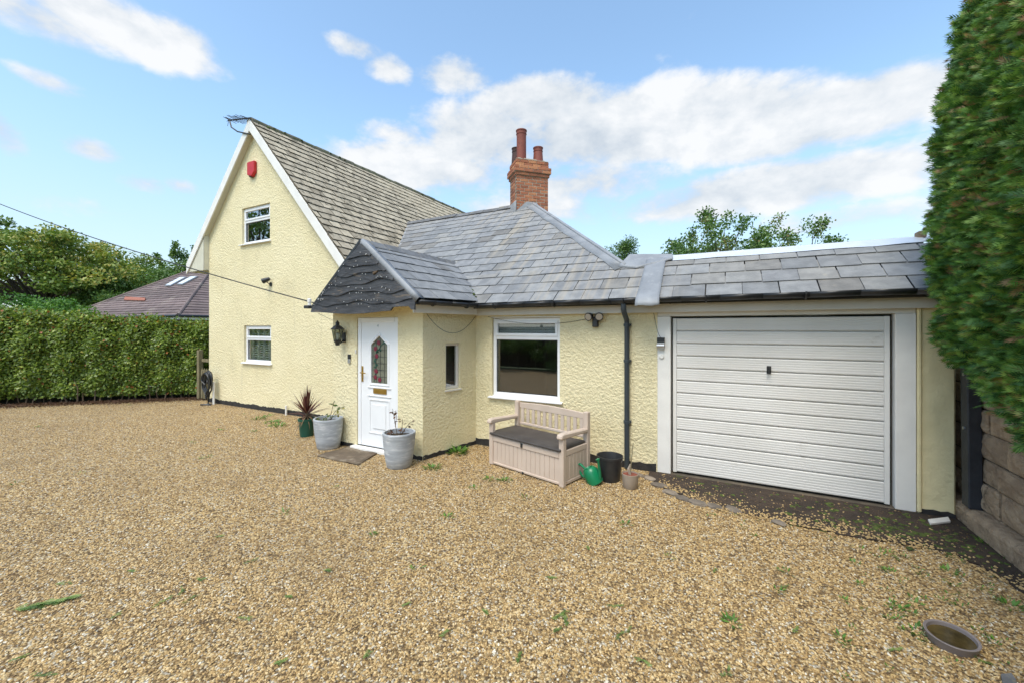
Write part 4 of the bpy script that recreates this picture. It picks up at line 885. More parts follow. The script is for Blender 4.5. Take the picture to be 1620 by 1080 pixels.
# twin floodlight
f0 = PY(943, 505, YF); fl = thing('floodlight', 'grey twin head security floodlight by the downpipe', 'floodlight', (f0[0], YF, f0[2] - .1))
B().box(f0[0] - .04, f0[0] + .04, YF - .06, YF - .001, f0[2] - .11, f0[2] + .02).build('sensor', 'came', fl, bevel=.012)
for s_ in (-1, 1):
    b = B(); c_ = Vector((f0[0] + s_ * .068, YF - .09, f0[2] + .035)); d = Vector((s_ * .25, -1, -.25)).normalized()
    b.tube([c_ - d * .05, c_ + d * .01, c_ + d * .03], [.035, .055, .058], 14); h_ = b.build('lamp_head', 'came', fl, smooth=True)
    b = B(); b.tube([c_ + d * .0305, c_ + d * .036], .045, 12); b.build('lens', 'steel', h_)
    b = B(); b.tube([(f0[0], YF - .03, f0[2] + .01), (f0[0] + s_ * .05, YF - .06, f0[2] + .03)], .012, 6); b.build('arm', 'came', fl)
# solar light on the garage jamb + round button
q0 = PY(1046, 543, YF); so = thing('solar_light', 'small solar wall light on the white garage jamb', 'light', (q0[0], YF - .012, q0[2] - .08))
B().box(q0[0] - .045, q0[0] + .045, YF - .055, YF - .0125, q0[2] + .012, q0[2] + .075).build('solar_panel', 'black_plastic', so, bevel=.006)
b = B(); b.tube([(q0[0] - .045, YF - .045, q0[2] - .03), (q0[0] + .045, YF - .045, q0[2] - .03)], .034, 14); b.box(q0[0] - .045, q0[0] + .045, YF - .05, YF - .0125, q0[2] - .07, q0[2] + .011); b.build('lamp_body', 'steel', so)
q1 = PY(1047, 563, YF); b = B(); b.tube([(q1[0], YF - .0125, q1[2]), (q1[0], YF - .03, q1[2])], .03, 14); tag(b.build('door_button', 'white_paint', bevel=.004), 'round white button below the solar light', 'button')
# little sensor lamp at the left tip of the porch gable
c0 = PY(489, 483, YPF + .05); ca = thing('eaves_fitting', 'small black fitting with white cap at the left tip of the porch roof', 'fitting', (c0[0], YPF + .05, c0[2] - .05))
B().box(c0[0] - .07, c0[0] + .05, YPF + .0, YPF + .08, c0[2] - .055, c0[2] - .005).build('body', 'black_plastic', ca, bevel=.008)
b = B(); b.lathe([(.026, 0), (.026, .03), (.02, .032), (.02, .05), (.03, .053), (.03, .10), (.02, .11)], (c0[0] + .02, YPF + .04, c0[2] - .006), 12); b.build('cap', 'white_paint', ca)
# string lights over the porch boards
sl_ = thing('string_lights', 'string of tiny white fairy lights hung over the black porch boards', 'string lights', (XP, YPF - .05, 2.1))
wp = []
for k in range(90):
    f_ = k / 89; ph = f_ * 9.0; seg = (ph % 2); tri = seg if seg < 1 else 2 - seg
    x = XPL + .05 + (eave_x(YPF) - XPL - .25) * (tri * .92 + random.uniform(-.02, .02)); top = min(zr_left(x), zr_right(x)) - .05
    z = min(2.13 + .85 * f_ ** 1.1 + random.uniform(-.03, .03), top); wp.append(Vector((x, YPF - .048 - random.uniform(0, .012), max(2.12, z))))
wp = [p_ for p_ in wp if random.random() < .93]
b = B(); b.tube(wp, .0022, 4); b.build('wire', 'cable', sl_, fixn=False)
b = B()
for k in range(70):
    i = random.randrange(len(wp) - 1); p_ = wp[i].lerp(wp[i + 1], random.random()) + Vector((0, -.006, random.uniform(-.012, .005)))
    if abs(p_.x + 4.9) > .75 and random.random() < .4: continue
    b.lathe([(.0, -.006), (.0045, -.003), (.0045, .003), (.0, .007)], p_, 6)
tag(b.build('bulb', 'bulb', sl_, smooth=True), kind='stuff')
def sagwire(name, label, A, Q, sag, r_=.006, n_=24, m_='cable'):
    A, Q = Vector(A), Vector(Q); pts_ = [A.lerp(Q, i / n_) + Vector((0, 0, -4 * sag * (i / n_) * (1 - i / n_))) for i in range(n_ + 1)]
    b_ = B(); b_.tube(pts_, r_, 5); return tag(b_.build(name, m_, fixn=False), label, 'cable')
sagwire('fairy_light_cable', 'thin cable sagging along the porch side wall above the small window', (FR[0] + .06, FR[1] + .02, 2.04), (IN[0] + .02, YF - .03, 2.05), .27, .0035)
sagwire('light_cable', 'thin cable from the window frame to the floodlight', (-3.30, YF - .012, 2.03), (f0[0] - .05, YF - .012, f0[2] + .02), .10, .003)
sagwire('garage_cable', 'thin cable hanging from the lead sheet past the garage jamb', (-.80, YF - .08, 2.04), (q0[0], YF - .03, q0[2] + .07), .06, .003)
sagwire('lantern_cable', 'loose thin wire under the left end of the porch roof', (XPL + .08, YPF + .02, 2.08), (FL[0] - .0, YF - .2, 1.80), .05, .003)
# overhead service cable
r0, r2 = Vector(ray(-40, 307)), Vector(ray(526, 486)); P0 = r0 * 13 + Vector((0, 0, H)); P2 = Vector(PY(526, 487, YF - .4))
rm = Vector(ray(205, 374)); sagwire('overhead_cable', 'black overhead cable running from the left to the porch roof', P0, P2, .16, .012, 30)
# ================================================================== BENCH
bo = Vector((-2.86, 4.765, 0)); an = R(-15.5)
MBn = Matrix.Translation(bo) @ Matrix.Rotation(an, 4, 'Z')
bench = thing('storage_bench', 'beige resin storage bench with slatted back and dark seat below the large window', 'bench', bo + Vector((.6, .1, 0)))
BL, BD, SH = 1.25, .58, .40
def bb(name, dims, m_='bench_resin', par=bench, bev=.008, **k):
    b_ = B(MBn); b_.box(*dims); return b_.build(name, m_, par, bevel=bev)
for x0 in (0, BL - .07): bb('front_leg', (x0, x0 + .07, 0, .065, 0, .565)); bb('rear_leg', (x0, x0 + .07, BD - .065, BD, 0, .80))
for x0 in (-.006, BL - .074):
    b = B(MBn); b.prism([(x0, -.045, .565), (x0, -.03, .615), (x0, .02, .625), (x0, BD - .06, .60), (x0, BD - .06, .555), (x0, .0, .56)], (.08, 0, 0)); b.build('armrest', 'bench_resin', bench, bevel=.012)
bb('front_rail', (.07, BL - .07, .006, .05, SH - .075, SH)); bb('bottom_rail', (.07, BL - .07, .008, .05, .015, .05))
npl = 15
for k in range(npl):
    w_ = (BL - .14) / npl; bb('plank', (.07 + k * w_ + .0015, .07 + (k + 1) * w_ - .0015, .018, .035, .05, SH - .075), bev=.004)
for x0, xn in ((.012, .03), (BL - .03, BL - .012)):
    for k in range(6): w_ = (BD - .13) / 6; bb('side_plank', (x0, xn, .065 + k * w_ + .0015, .065 + (k + 1) * w_ - .0015, .06, SH - .05), bev=.004)
    bb('side_rail', (x0 - .004, xn + .004, .065, BD - .065, SH - .05, SH + .02)); bb('side_rail', (x0 - .004, xn + .004, .065, BD - .065, .015, .06))
bb('back_panel', (.07, BL - .07, BD - .05, BD - .03, .03, SH))
b = B(MBn); b.prism([(.03, -.022, SH + .012), (.03, -.022, SH + .04), (.03, .12, SH + .052), (.03, BD - .075, SH + .05), (.03, BD - .075, SH + .012)], (BL - .06, 0, 0)); b.build('seat_lid', 'bench_seat', bench, bevel=.008)
b = B(MBn); b.box(BL / 2 - .045, BL / 2 - .01, -.004, .006, SH - .06, SH - .005); b.build('latch', 'black_plastic', bench, bevel=.004)
b = B(MBn); b.box(BL / 2 - .02, BL / 2 + .005, -.006, .02, .0, .035); b.build('foot', 'black_plastic', bench, bevel=.003)
nx = 14; b = B(MBn); poly = [(.07, BD - .03, .70)] + [(.07 + (BL - .14) * k / nx, BD - .03, .775 + .022 * math.sin(math.pi * k / nx)) for k in range(nx + 1)] + [(BL - .07, BD - .03, .70)]
b.prism(poly, (0, .026, 0)); b.build('top_rail', 'bench_resin', bench, bevel=.006)
bb('back_rail', (.07, BL - .07, BD - .03, BD - .004, SH + .06, SH + .10))
for k in range(11): w_ = (BL - .14) / 11; x_ = .07 + (k + .5) * w_; bb('back_slat', (x_ - .027, x_ + .027, BD - .026, BD - .008, SH + .10, .705), bev=.004)
# ================================================================== POTS AND GARDEN THINGS
def grey_pot(c, label, r_=.215, h_=.46):
    t = thing('planter', label, 'planter', c, 'pair of ribbed grey planters by the door'); b_ = B(); prof = [(r_ * .70, 0), (r_ * .76, .012), (r_ * .86, h_ * .3), (r_ * .95, h_ * .62), (r_, h_ * .93), (r_ * 1.02, h_ * .97), (r_ * 1.0, h_), (r_ * .90, h_), (r_ * .88, h_ * .85)]
    n_ = 40; b_.lathe(prof, c, n_)
    b_.build('pot_wall', 'pot_grey', t, smooth=True)
    b_ = B(); b_.lathe([(r_ * .895, h_ * .86), (r_ * .5, h_ * .885), (0.001, h_ * .88)], c, 20); b_.build('compost', 'soil', t, smooth=True); return t
cA = Vector(G(511, 712)) + Vector((-.07, .15, 0)); cB = Vector(G(625, 743)) + Vector((-.07, .15, 0))
pA = grey_pot(cA, 'grey ribbed planter left of the door holding a leggy green plant'); pB = grey_pot(cB, 'grey ribbed planter right of the door holding a withered plant')
def stemleaf(name, label, cat_, base, stems, leafn, lm, ls, spread=.03, sm='twig', r_=.005):
    t = thing(name, label, cat_, base); b_ = B(); Ps = []
    for st_ in stems:
        pts_ = [Vector(base) + Vector(q) for q in st_]; b_.tube(pts_, [r_ * (1 - .6 * i / len(pts_)) for i in range(len(pts_))], 5)
        for k in range(leafn):
            f_ = random.uniform(.25, 1) * (len(pts_) - 1); i = min(int(f_), len(pts_) - 2); Ps.append(pts_[i].lerp(pts_[i + 1], f_ - i))
    b_.build('stem', sm, t, smooth=True, fixn=False); Pn = np.array([tuple(p_) for p_ in Ps]); n_ = len(Pn)
    D = rvec(n_) * np.array([1, 1, .5]); V, Fc, r2_ = leaves(Pn + D * .01, D, rvec(n_) * .6 + np.array([0, -.3, .8]), RNG.uniform(.7, 1.3, n_) * ls, RNG.uniform(.6, .9, n_) * ls * .8, RNG.random(n_), .1)
    numesh('foliage', V, Fc, r2_, lm, t, base); return t
base = cA + Vector((0, 0, .40))
stemleaf('leggy_rose', 'leggy shrub with yellow green leaves growing in the left grey planter', 'plant', base, [[(.02, 0, 0), (.08, -.02, .12), (.12, -.02, .24), (.16, -.02, .34)], [(.02, 0, 0), (.12, .0, .14), (.22, .02, .25), (.28, .02, .22)], [(0, 0, 0), (.10, .03, .1), (.20, .04, .13)]], 9, 'leaf_rose', .065)
stemleaf('low_ground_plant', 'low green plant spreading inside the left grey planter', 'plant', cA + Vector((-.06, -.02, .405)), [[(0, 0, 0), (-.08, -.04, .03), (-.14, -.05, .05)], [(0, 0, 0), (.05, -.06, .03), (.09, -.1, .04)], [(0, 0, 0), (-.02, .05, .04), (-.06, .1, .07)]], 14, 'leaf_rose', .035)
base = cB + Vector((0, 0, .40))
stemleaf('withered_plant', 'withered brown plant with bare twigs in the right grey planter', 'plant', base, [[(-.03, 0, 0), (-.07, 0, .14), (-.10, 0, .28), (-.12, .0, .36)], [(-.07, 0, .12), (-.05, 0, .25), (-.06, 0, .34)], [(.03, 0, 0), (.09, 0, .10), (.19, 0, .2), (.27, 0, .24)], [(0, 0, 0), (.03, .02, .1), (.04, .02, .23)], [(-.03, 0, 0), (-.10, -.03, .05), (-.15, -.05, .08)], [(.0, 0, 0), (.09, -.03, .07), (.13, -.03, .11)], [(-.02, 0, 0), (-.08, -.07, .04), (-.12, -.1, .08)]], 5, 'leaf_dead', .055)
# cordyline in the green pot
cG = Vector(G(478, 692)) + Vector((-.05, .12, 0))
gp = thing('green_pot', 'dark green plastic pot half hidden behind the grey planter', 'plant pot', cG); b = B(); b.lathe([(.10, 0), (.13, .27), (.14, .275), (.14, .305), (.125, .305), (.12, .25)], cG, 20); b.build('pot_wall', 'pot_green', gp, smooth=True); b = B(); b.lathe([(.122, .27), (.001, .275)], cG, 16); b.build('compost', 'soil', gp)
cor = thing('cordyline', 'spiky dark red cordyline growing in the green pot', 'plant', cG + Vector((0, 0, .27)))
def blade(b0, d, L, w_, droop, n_=5):
    d = Vector(d).normalized(); s_ = d.cross(Vector((0, 0, 1))); s_ = s_.normalized() if s_.length > .01 else Vector((1, 0, 0)); vs_, fs_ = [], []
    for i in range(n_ + 1):
        t = i / n_; p_ = Vector(b0) + d * (L * t) + Vector((0, 0, -droop * L * t * t)); ww = w_ * (.55 + 1.0 * t if t < .4 else (1 - t) / .6 * .95 + .02) * .5
        vs_ += [p_ - s_ * ww, p_ + Vector((0, 0, -ww * .4)), p_ + s_ * ww]
    for i in range(n_): fs_ += [(i * 3, i * 3 + 1, i * 3 + 4, i * 3 + 3), (i * 3 + 1, i * 3 + 2, i * 3 + 5, i * 3 + 4)]
    return vs_, fs_
def blade_obj(name, parent, m_, *a):
    vs_, fs_ = blade(*a); b_ = B(); b_.add(vs_, fs_); o_ = b_.build(name, m_, parent, smooth=True, fixn=False)
    at_ = o_.data.attributes.new('rnd', 'FLOAT', 'POINT'); r_ = random.random()
    for q in at_.data: q.value = min(1, max(0, r_ + random.uniform(-.1, .1)))
for k in range(58):
    a = k * 2.4; el = R(random.uniform(18, 86)) if k > 8 else R(random.uniform(70, 88)); d = (math.cos(a) * math.cos(el), math.sin(a) * math.cos(el), math.sin(el))
    blade_obj('leaf', cor, 'leaf_cordyline', cG + Vector((0, 0, .30 + .10 * math.sin(el))), d, random.uniform(.38, .52), random.uniform(.022, .034), random.uniform(.0, .35) * math.cos(el))
for k in range(26):
    a = random.uniform(0, 6.28); d = (math.cos(a), math.sin(a), random.uniform(-.2, .5)); blade_obj('dry_leaf', cor, 'leaf_dry', cG + Vector((0, 0, .33)), d, random.uniform(.22, .34), .018, random.uniform(.5, 1.0))
b = B(); b.tube([cG + Vector((0, 0, .26)), cG + Vector((.0, 0, .42))], [.035, .025], 8); b.build('stem', 'twig', cor)
# short white pipe by the plinth
pp = Vector(G(457, 655)); b = B(); b.tube([pp + Vector((0, -.06, 0)), pp + Vector((0, -.06, .20))], .022, 10); tag(b.build('waste_pipe', 'white_paint', smooth=True), 'short white pipe standing by the gable plinth', 'pipe')
# door mat
b = B(); mp = [Vector(G(502, 722)), Vector(G(567, 736)), Vector(G(604, 713)), Vector(G(552, 706))]; n_ = 8; vs_ = []
for j in range(n_ + 1):
    for i in range(n_ + 1):
        p_ = mp[0].lerp(mp[1], i / n_).lerp(mp[3].lerp(mp[2], i / n_), j / n_); vs_.append(p_ + Vector((0, 0, .018 + .006 * math.sin(i * 1.3 + j * .8) + random.uniform(0, .002))))
b.add(vs_, [(j * (n_ + 1) + i, j * (n_ + 1) + i + 1, (j + 1) * (n_ + 1) + i + 1, (j + 1) * (n_ + 1) + i) for j in range(n_) for i in range(n_)]); o = b.build('door_mat', 'mat_brown', smooth=True, fixn=False); o.modifiers.new('thick', 'SOLIDIFY').thickness = .014
tag(o, 'worn brown door mat lying before the white front door', 'door mat')
# watering can, tipped on its side
wc = thing('watering_can', 'bright green plastic watering can leaning against the bench end', 'watering can', G(936, 770)); w0 = Vector(G(936, 768)) + Vector((-.02, .09, .0))
MW = Matrix.Translation(w0 + Vector((0, 0, .095))) @ Matrix.Rotation(R(-20), 4, 'Z') @ Matrix.Rotation(R(-24), 4, 'Y') @ Matrix.Rotation(R(14), 4, 'X')
b = B(MW); b.lathe([(.0, -.10), (.085, -.10), (.095, -.09), (.098, -.02), (.092, .05), (.07, .09), (.055, .10), (.05, .095), (.045, .05)], (0, 0, 0), 22); b.build('body', 'can_green', wc, smooth=True)
b = B(MW); b.tube([(-.05, 0, .085), (-.09, 0, .16), (-.14, 0, .17), (-.165, 0, .12), (-.15, 0, .02), (-.09, 0, -.04)], [.014, .015, .016, .016, .015, .014], 10); b.build('handle', 'can_green', wc, smooth=True)
b = B(MW); b.tube([(.08, 0, -.06), (.13, 0, .02), (.165, 0, .10), (.19, 0, .15)], [.024, .018, .014, .013], 10); b.lathe([(.013, .14), (.026, .165), (.026, .172)], (.19, 0, 0), 12); b.build('spout', 'can_green', wc, smooth=True)
# bucket
cb = Vector(G(967, 765)) + Vector((-.05, .13, 0)); bk = thing('bucket', 'black plastic bucket with wire handle beside the downpipe', 'bucket', cb)
b = B(); b.lathe([(.115, 0), (.12, .01), (.15, .27), (.158, .272), (.16, .30), (.152, .302), (.145, .27), (.115, .02), (.0, .02)], cb, 28); b.build('body', 'bucket_black', bk, smooth=True)
b = B(); b.tube([cb + Vector((.157 * math.cos(a), .157 * math.sin(a) * .35 - .12 * math.sin(a), .28 - .10 * math.sin(a))) for a in [R(q) for q in range(0, 181, 15)]], .004, 6); b.build('handle', 'steel', bk, smooth=True)
# little beige pot with a stick
cp = Vector(G(999, 775)) + Vector((-.03, .08, 0)); sp = thing('small_pot', 'small beige pot with a bare stick before the downpipe', 'plant pot', cp)
b = B(); b.lathe([(.075, 0), (.082, .01), (.094, .13), (.096, .165), (.09, .167), (.085, .14)], cp, 22); b.build('pot_wall', 'pot_beige', sp, smooth=True); b = B(); b.lathe([(.086, .15), (.001, .152)], cp, 14); b.build('compost', 'terracotta', sp)
b = B(); b.tube([cp + Vector((.0, 0, .14)), cp + Vector((.01, .01, .30)), cp + Vector((.03, .02, .52))], [.007, .006, .004], 6); b.build('stick', 'gate_wood', sp); b = B(); b.tube([cp + Vector((.0, 0, .14)), cp + Vector((-.02, 0, .21)), cp + Vector((.0, .01, .27))], [.016, .018, .008], 6); b.build('dead_stem', 'pot_beige', sp)
# bowl of water
cw = Vector(G(1513, 1030)) + Vector((-.0, .06, 0)); bw = thing('water_bowl', 'shallow grey brown dish of murky water on the gravel', 'bowl', cw)
MBo = Matrix.Translation(cw + Vector((0, 0, .004))) @ Matrix.Rotation(R(4), 4, 'X')
b = B(MBo); rb = .118; b.lathe([(rb * .80, 0), (rb * .86, .004), (rb * .98, .05), (rb, .056), (rb * .97, .058), (rb * .88, .055), (rb * .84, .03), (rb * .80, .012), (.0, .012)], (0, 0, 0), 40); b.build('dish', 'bowl', bw, smooth=True)
b = B(MBo); b.lathe([(rb * .855, .036), (.001, .036)], (0, 0, 0), 32); b.build('water', 'murky', bw)
# broken white tile, slate chip
tp = [G(1468, 826), G(1500, 822), G(1504, 829), G(1472, 833)]; b = B(); b.prism([Vector(q) + Vector((0, 0, .016)) for q in tp], (0, 0, .02)); tag(b.build('broken_tile', 'white_paint', bevel=.003), 'broken white tile lying at the foot of the garage pier', 'tile')
tp = [G(1583, 1070), G(1600, 1068), G(1608, 1079), G(1610, 1092), G(1588, 1092)]; b = B(); b.prism([Vector(q) + Vector((0, 0, .006)) for q in tp], (0, 0, .012)); tag(b.build('slate_chip', 'ridge_slate', bevel=.002), 'blue grey slate chip at the bottom right corner', 'slate')
# edging stones along the earth apron
for k, (px, py, s_) in enumerate(((1027, 757, .10), (1043, 768, .11), (1060, 780, .10), (1080, 789, .09), (1103, 796, .11), (1130, 802, .09), (1160, 807, .10), (1232, 828, .07), (1012, 752, .07))):
    p_ = Vector(G(px, py)); b = B(Matrix.Translation(p_) @ Matrix.Rotation(R(-40 + 25 * random.random()), 4, 'Z')); b.lathe([(s_ * .9, 0), (s_, .012), (s_ * .8, .026), (s_ * .3, .03)], (0, 0, 0), 7, 1, .6)
    for i in range(len(b.v)): b.v[i] += Vector((random.uniform(-.012, .012), random.uniform(-.012, .012), random.uniform(-.003, .003)))
    lab = ('pale edging stone nearest the small beige pot', 'edging stone below the left garage jamb', 'edging stone second in line from the beige pot', 'edging stone fourth in the row along the earth apron', 'broad edging stone midway along the row on the earth apron', 'edging stone near the right end of the row', 'last edging stone of the row, before the garage door', 'lone small stone on the apron edge below the garage door', 'small stone tucked by the beige pot and wall')[k]
    tag(b.build('edging_stone', 'edge_stone', bevel=.004), lab, 'stone', 'stones edging the garage apron')
# black hose coiled on a post at the house corner
hp0 = Vector(G(335, 638)) + Vector((.05, -.05, 0)); hs_ = thing('hose_stand', 'black hose bundled over a short post at the gable corner', 'hose', hp0)
b = B(); b.tube([hp0 + Vector((.10, .02, 0)), hp0 + Vector((.10, .02, .55))], .025, 8); b.build('post', 'white_paint', hs_)
b = B()
for k in range(9):
    a = random.uniform(-.1, .1); w_ = random.uniform(.10, .17); L = random.uniform(.45, .66) if k < 5 else random.uniform(.25, .4); z1 = .80 + random.uniform(-.05, .03)
    b.tube([hp0 + Vector((w_ * math.sin(q) * (1 if math.cos(q) > -.6 else .4) + a * .3, -.02 + a, z1 - L / 2 + L / 2 * math.cos(q))) for q in [i * math.pi / 9 for i in range(19)]], .017, 6)
b.tube([hp0 + Vector((0, -.02, .3)), hp0 + Vector((-.05, -.03, .03)), hp0 + Vector((.2, -.1, .02)), hp0 + Vector((-.02, -.2, .02)), hp0 + Vector((.1, -.02, .02))], .017, 6); b.build('hose', 'black_plastic', hs_, smooth=True, fixn=False)
# picket gate
gt = thing('picket_gate', 'weathered wooden picket gate between hedge and gable', 'gate', (-11.85, 5.75, 0)); gy = 5.57
B().box(-12.17, -12.07, gy - .05, gy + .06, 0, 1.28).build('post', 'gate_wood', gt, bevel=.01)
for z in (.25, .62): B().box(-12.065, -11.49, gy + .01, gy + .04, z, z + .07).build('rail', 'gate_wood', gt)
for k in range(5):
    x = -12.03 + k * .108; b = B(); b.prism([(x, gy - .012, .04), (x + .07, gy - .012, .04), (x + .07, gy - .012, .76), (x + .035, gy - .012, .82), (x, gy - .012, .76)], (0, .02, 0)); b.build('picket', 'gate_wood', gt)
B().box(-12.065, -11.49, gy + .015, gy + .05, .98, 1.06).build('top_bar', 'gate_wood', gt)
# ================================================================== RIGHT HAND WALL, POST, CONIFER HEDGE
rw = thing('stone_wall', 'rough brown stone block wall under the conifer hedge', 'wall', (2.2, 3, 0))
def rough_block(x0, x1, y0, y1, z0, z1, par, m_='stone', j=.014, name='stone_block'):
    b_ = B(); gu, gv_ = (0, .05, .3, .55, .8, .95, 1), (0, .07, .35, .65, .93, 1); nu, nv_ = 6, 5; vs_ = []   # pitched rock face towards -x
    for a in range(nv_ + 1):
        for c_ in range(nu + 1):
            ed = 0 if 0 < a < nv_ and 0 < c_ < nu else 1; rim = a in (1, nv_ - 1) or c_ in (1, nu - 1)
            vs_.append((x0 - (0 if ed else random.uniform(.004, .02) if rim else random.uniform(.006, .012 + j * 2.2)), y0 + (y1 - y0) * gu[c_] + (0 if ed else random.uniform(-.006, .006)), z0 + (z1 - z0) * gv_[a] + (0 if ed else random.uniform(-.004, .004))))
    fs_ = [(a * (nu + 1) + c_, (a + 1) * (nu + 1) + c_, (a + 1) * (nu + 1) + c_ + 1, a * (nu + 1) + c_ + 1) for a in range(nv_) for c_ in range(nu)]
    b_.add(vs_, fs_)
    b_.add([(x0, y0, z0), (x0, y1, z0), (x0, y1, z1), (x0, y0, z1), (x1, y0, z0), (x1, y1, z0), (x1, y1, z1), (x1, y0, z1)], [(0, 4, 5, 1), (1, 5, 6, 2), (2, 6, 7, 3), (3, 7, 4, 0), (4, 7, 6, 5)])
    return b_.build(name, m_, par)
xw = 2.10; zc = .19; hh_ = (.25, .22, .24, .21, .2, .2)
for r_, h_ in enumerate(hh_):
    y = 6.6 - (.22 if r_ % 2 else 0); 
    if r_ % 2: rough_block(xw, xw + .3, y + .008, 6.6, zc + .006, zc + h_ - .006, rw)
    while y > .3:
        L = random.uniform(.34, .50); rough_block(xw + random.uniform(-.008, .008), xw + .3, y - L + .006, y - .006, zc + .006, zc + h_ - .006, rw); y -= L
    zc += h_
B().box(xw + .012, xw + .28, .2, 6.59, .02, zc - .01).build('mortar', 'mortar_dark', rw)
y = 6.4
while y > .3:
    L = random.uniform(.45, .7); b = B(); x_ = 1.985 + random.uniform(-.01, .01)
    b.prism([(x_, y - L + .005, 0), (x_ - .008, y - L + .005, .15), (x_ + .03, y - L + .005, .185), (2.13, y - L + .005, .19), (2.13, y - L + .005, 0)], (0, L - .008, random.uniform(-.004, .004))); b.build('footing_block', 'stone', rw, bevel=.012); y -= L
po = thing('gate_post', 'black painted timber post between garage pier and stone wall', 'post', (2.05, 5.33, .18))
b = B(); b.prism([(1.995, 5.27, .185), (2.092, 5.27, .185), (2.092, 5.40, .185), (1.995, 5.40, .185)], (-.015, 0, 1.62)); b.build('shaft', 'post_black', po, bevel=.008)
b = B(); b.tube([(1.992, 5.33, .92), (1.978, 5.33, .92)], .014, 8); b.tube([(1.992, 5.33, 1.42), (1.978, 5.33, 1.42)], .014, 8); b.build('bolt', 'steel', po)
hw_z = lambda z: np.interp(z, [.4, 1.0, 1.9, 2.6, 3.5, 4.3, 4.9, 5.5, 6.0, 6.3], [.80, .95, 1.08, 1.14, 1.11, .98, .84, .60, .32, .1])
XC = 2.85; YC, YR = 4.98, .55
def conifer_surface(n_, ylo, zlo):
    z = RNG.uniform(zlo, 6.25, n_); Ls = YC - ylo; Le = 1.1; s_ = RNG.uniform(0, Ls + Le, n_); hw = hw_z(z); k = hw / 1.14
    th = np.clip((s_ - Ls) / Le, 0, 1) * (math.pi * .62); onface = s_ < Ls
    y = np.where(onface, ylo + s_, YC + YR * np.sin(th) * k - (1 - k) * .25); x = np.where(onface, XC - hw, XC - hw * np.cos(th))
    nx_ = np.where(onface, -1, -np.cos(th)); ny_ = np.where(onface, 0, np.sin(th)); nz_ = np.interp(z, [1, 2.4, 3.4, 4.6, 6.2], [-.45, -.1, .1, .35, 1.2])
    zl = np.interp(y, [0, 3, 3.95, 4.94, 5.3, 5.6], [.75, .8, 1.0, 1.55, 1.8, 1.9])
    P_ = np.stack([x, y, z], 1); Nn = unit(np.stack([nx_, ny_, nz_], 1)); ok = z > zl + RNG.normal(0, .06, n_)
    bump = .035 * np.sin(y * 5.1 + z * 2.3) * np.sin(z * 4.2 - y * 1.7) + .03 * np.sin(y * 11 + 3 * np.sin(z * 6))
    return P_[ok] + Nn[ok] * bump[ok][:, None], Nn[ok]
def fronds(P_, D, Nn, L, rnd, tipbrown):
    D = unit(D); S = unit(np.cross(D, Nn)); Nn = np.cross(S, D); tv = []; 
    def leaf(x0, s0, ang, l_, w_):
        c_, s_ = math.cos(ang), math.sin(ang); q = [(0, 0), (l_ * .45, w_), (l_, 0), (l_ * .45, -w_)]
        return [(x0 + a * c_ - bq * s_, s0 + a * s_ + bq * c_, -.18 * (x0 + a) ** 2 * .8 - .05 * abs(s0 + a * s_)) for a, bq in q]
    for x0, a_, l_ in ((.0, 0, .62), (.5, 0, .55), (.12, .6, .44), (.12, -.6, .44), (.28, .55, .44), (.28, -.55, .44), (.44, .5, .42), (.44, -.5, .42), (.6, .42, .36), (.6, -.42, .36)): tv += leaf(x0, 0, a_, l_, .038)
    T_ = np.array(tv); m_ = len(T_); L = L[:, None, None]
    V = P_[:, None, :] + L * (T_[None, :, 0:1] * D[:, None, :] + T_[None, :, 1:2] * S[:, None, :] + T_[None, :, 2:3] * Nn[:, None, :])
    k = len(P_); Fc = (np.arange(k)[:, None, None] * m_ + np.arange(m_).reshape(1, -1, 4)).reshape(-1, 4)
    r_ = np.clip(rnd[:, None] + RNG.normal(0, .05, (k, m_)), 0, 1)
    return V.reshape(-1, 3), Fc, r_.ravel()
hr = thing('conifer_hedge', 'tall clipped green conifer hedge with brown tips above the stone wall', 'hedge', (2.6, 3, 0)); pr_ = []
for n_, ylo, zlo, lmin in ((64000, 2.2, .8, .072), (9000, -1.0, .7, .15)):
    P_, Nn = conifer_surface(n_, ylo, zlo); 
    if ylo < 0: k = P_[:, 1] < 2.3; P_, Nn = P_[k], Nn[k]
    k = len(P_); dep = RNG.random(k) ** 1.6 * .16; P_ = P_ - Nn * (dep[:, None] - .01)
    D = Nn * .6 + RNG.normal(0, .38, (k, 3)) + np.array([-.15, .2, .15])
    pat = .5 + .5 * np.sin(P_[:, 1] * 3.1 + 2 * np.sin(P_[:, 2] * 1.9)) * np.sin(P_[:, 2] * 2.7 + P_[:, 1])
    rn = np.clip(RNG.random(k) * .84 + np.where(RNG.random(k) < .16 + .12 * pat, RNG.uniform(.1, .4, k), 0), 0, 1)
    pr_.append(fronds(P_, D, unit(np.cross(D, rvec(k))), RNG.uniform(lmin, lmin * 1.9, k), rn, 0))
V, Fc, rr_ = cat(pr_); numesh('foliage', V, Fc, rr_, 'leaf_conifer', hr, (2.6, 3, 0))
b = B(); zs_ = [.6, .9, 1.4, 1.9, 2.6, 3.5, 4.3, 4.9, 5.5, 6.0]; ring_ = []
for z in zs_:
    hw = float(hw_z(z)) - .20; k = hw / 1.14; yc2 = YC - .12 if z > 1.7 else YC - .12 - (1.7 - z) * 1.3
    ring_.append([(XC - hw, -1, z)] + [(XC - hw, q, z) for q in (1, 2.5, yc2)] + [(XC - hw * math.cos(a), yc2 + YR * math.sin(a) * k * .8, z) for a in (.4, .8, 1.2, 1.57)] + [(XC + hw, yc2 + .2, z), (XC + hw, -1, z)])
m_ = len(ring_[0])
for a, c_ in zip(ring_, ring_[1:]): b.add(a + c_, [(i, (i + 1) % m_, m_ + (i + 1) % m_, m_ + i) for i in range(m_)])
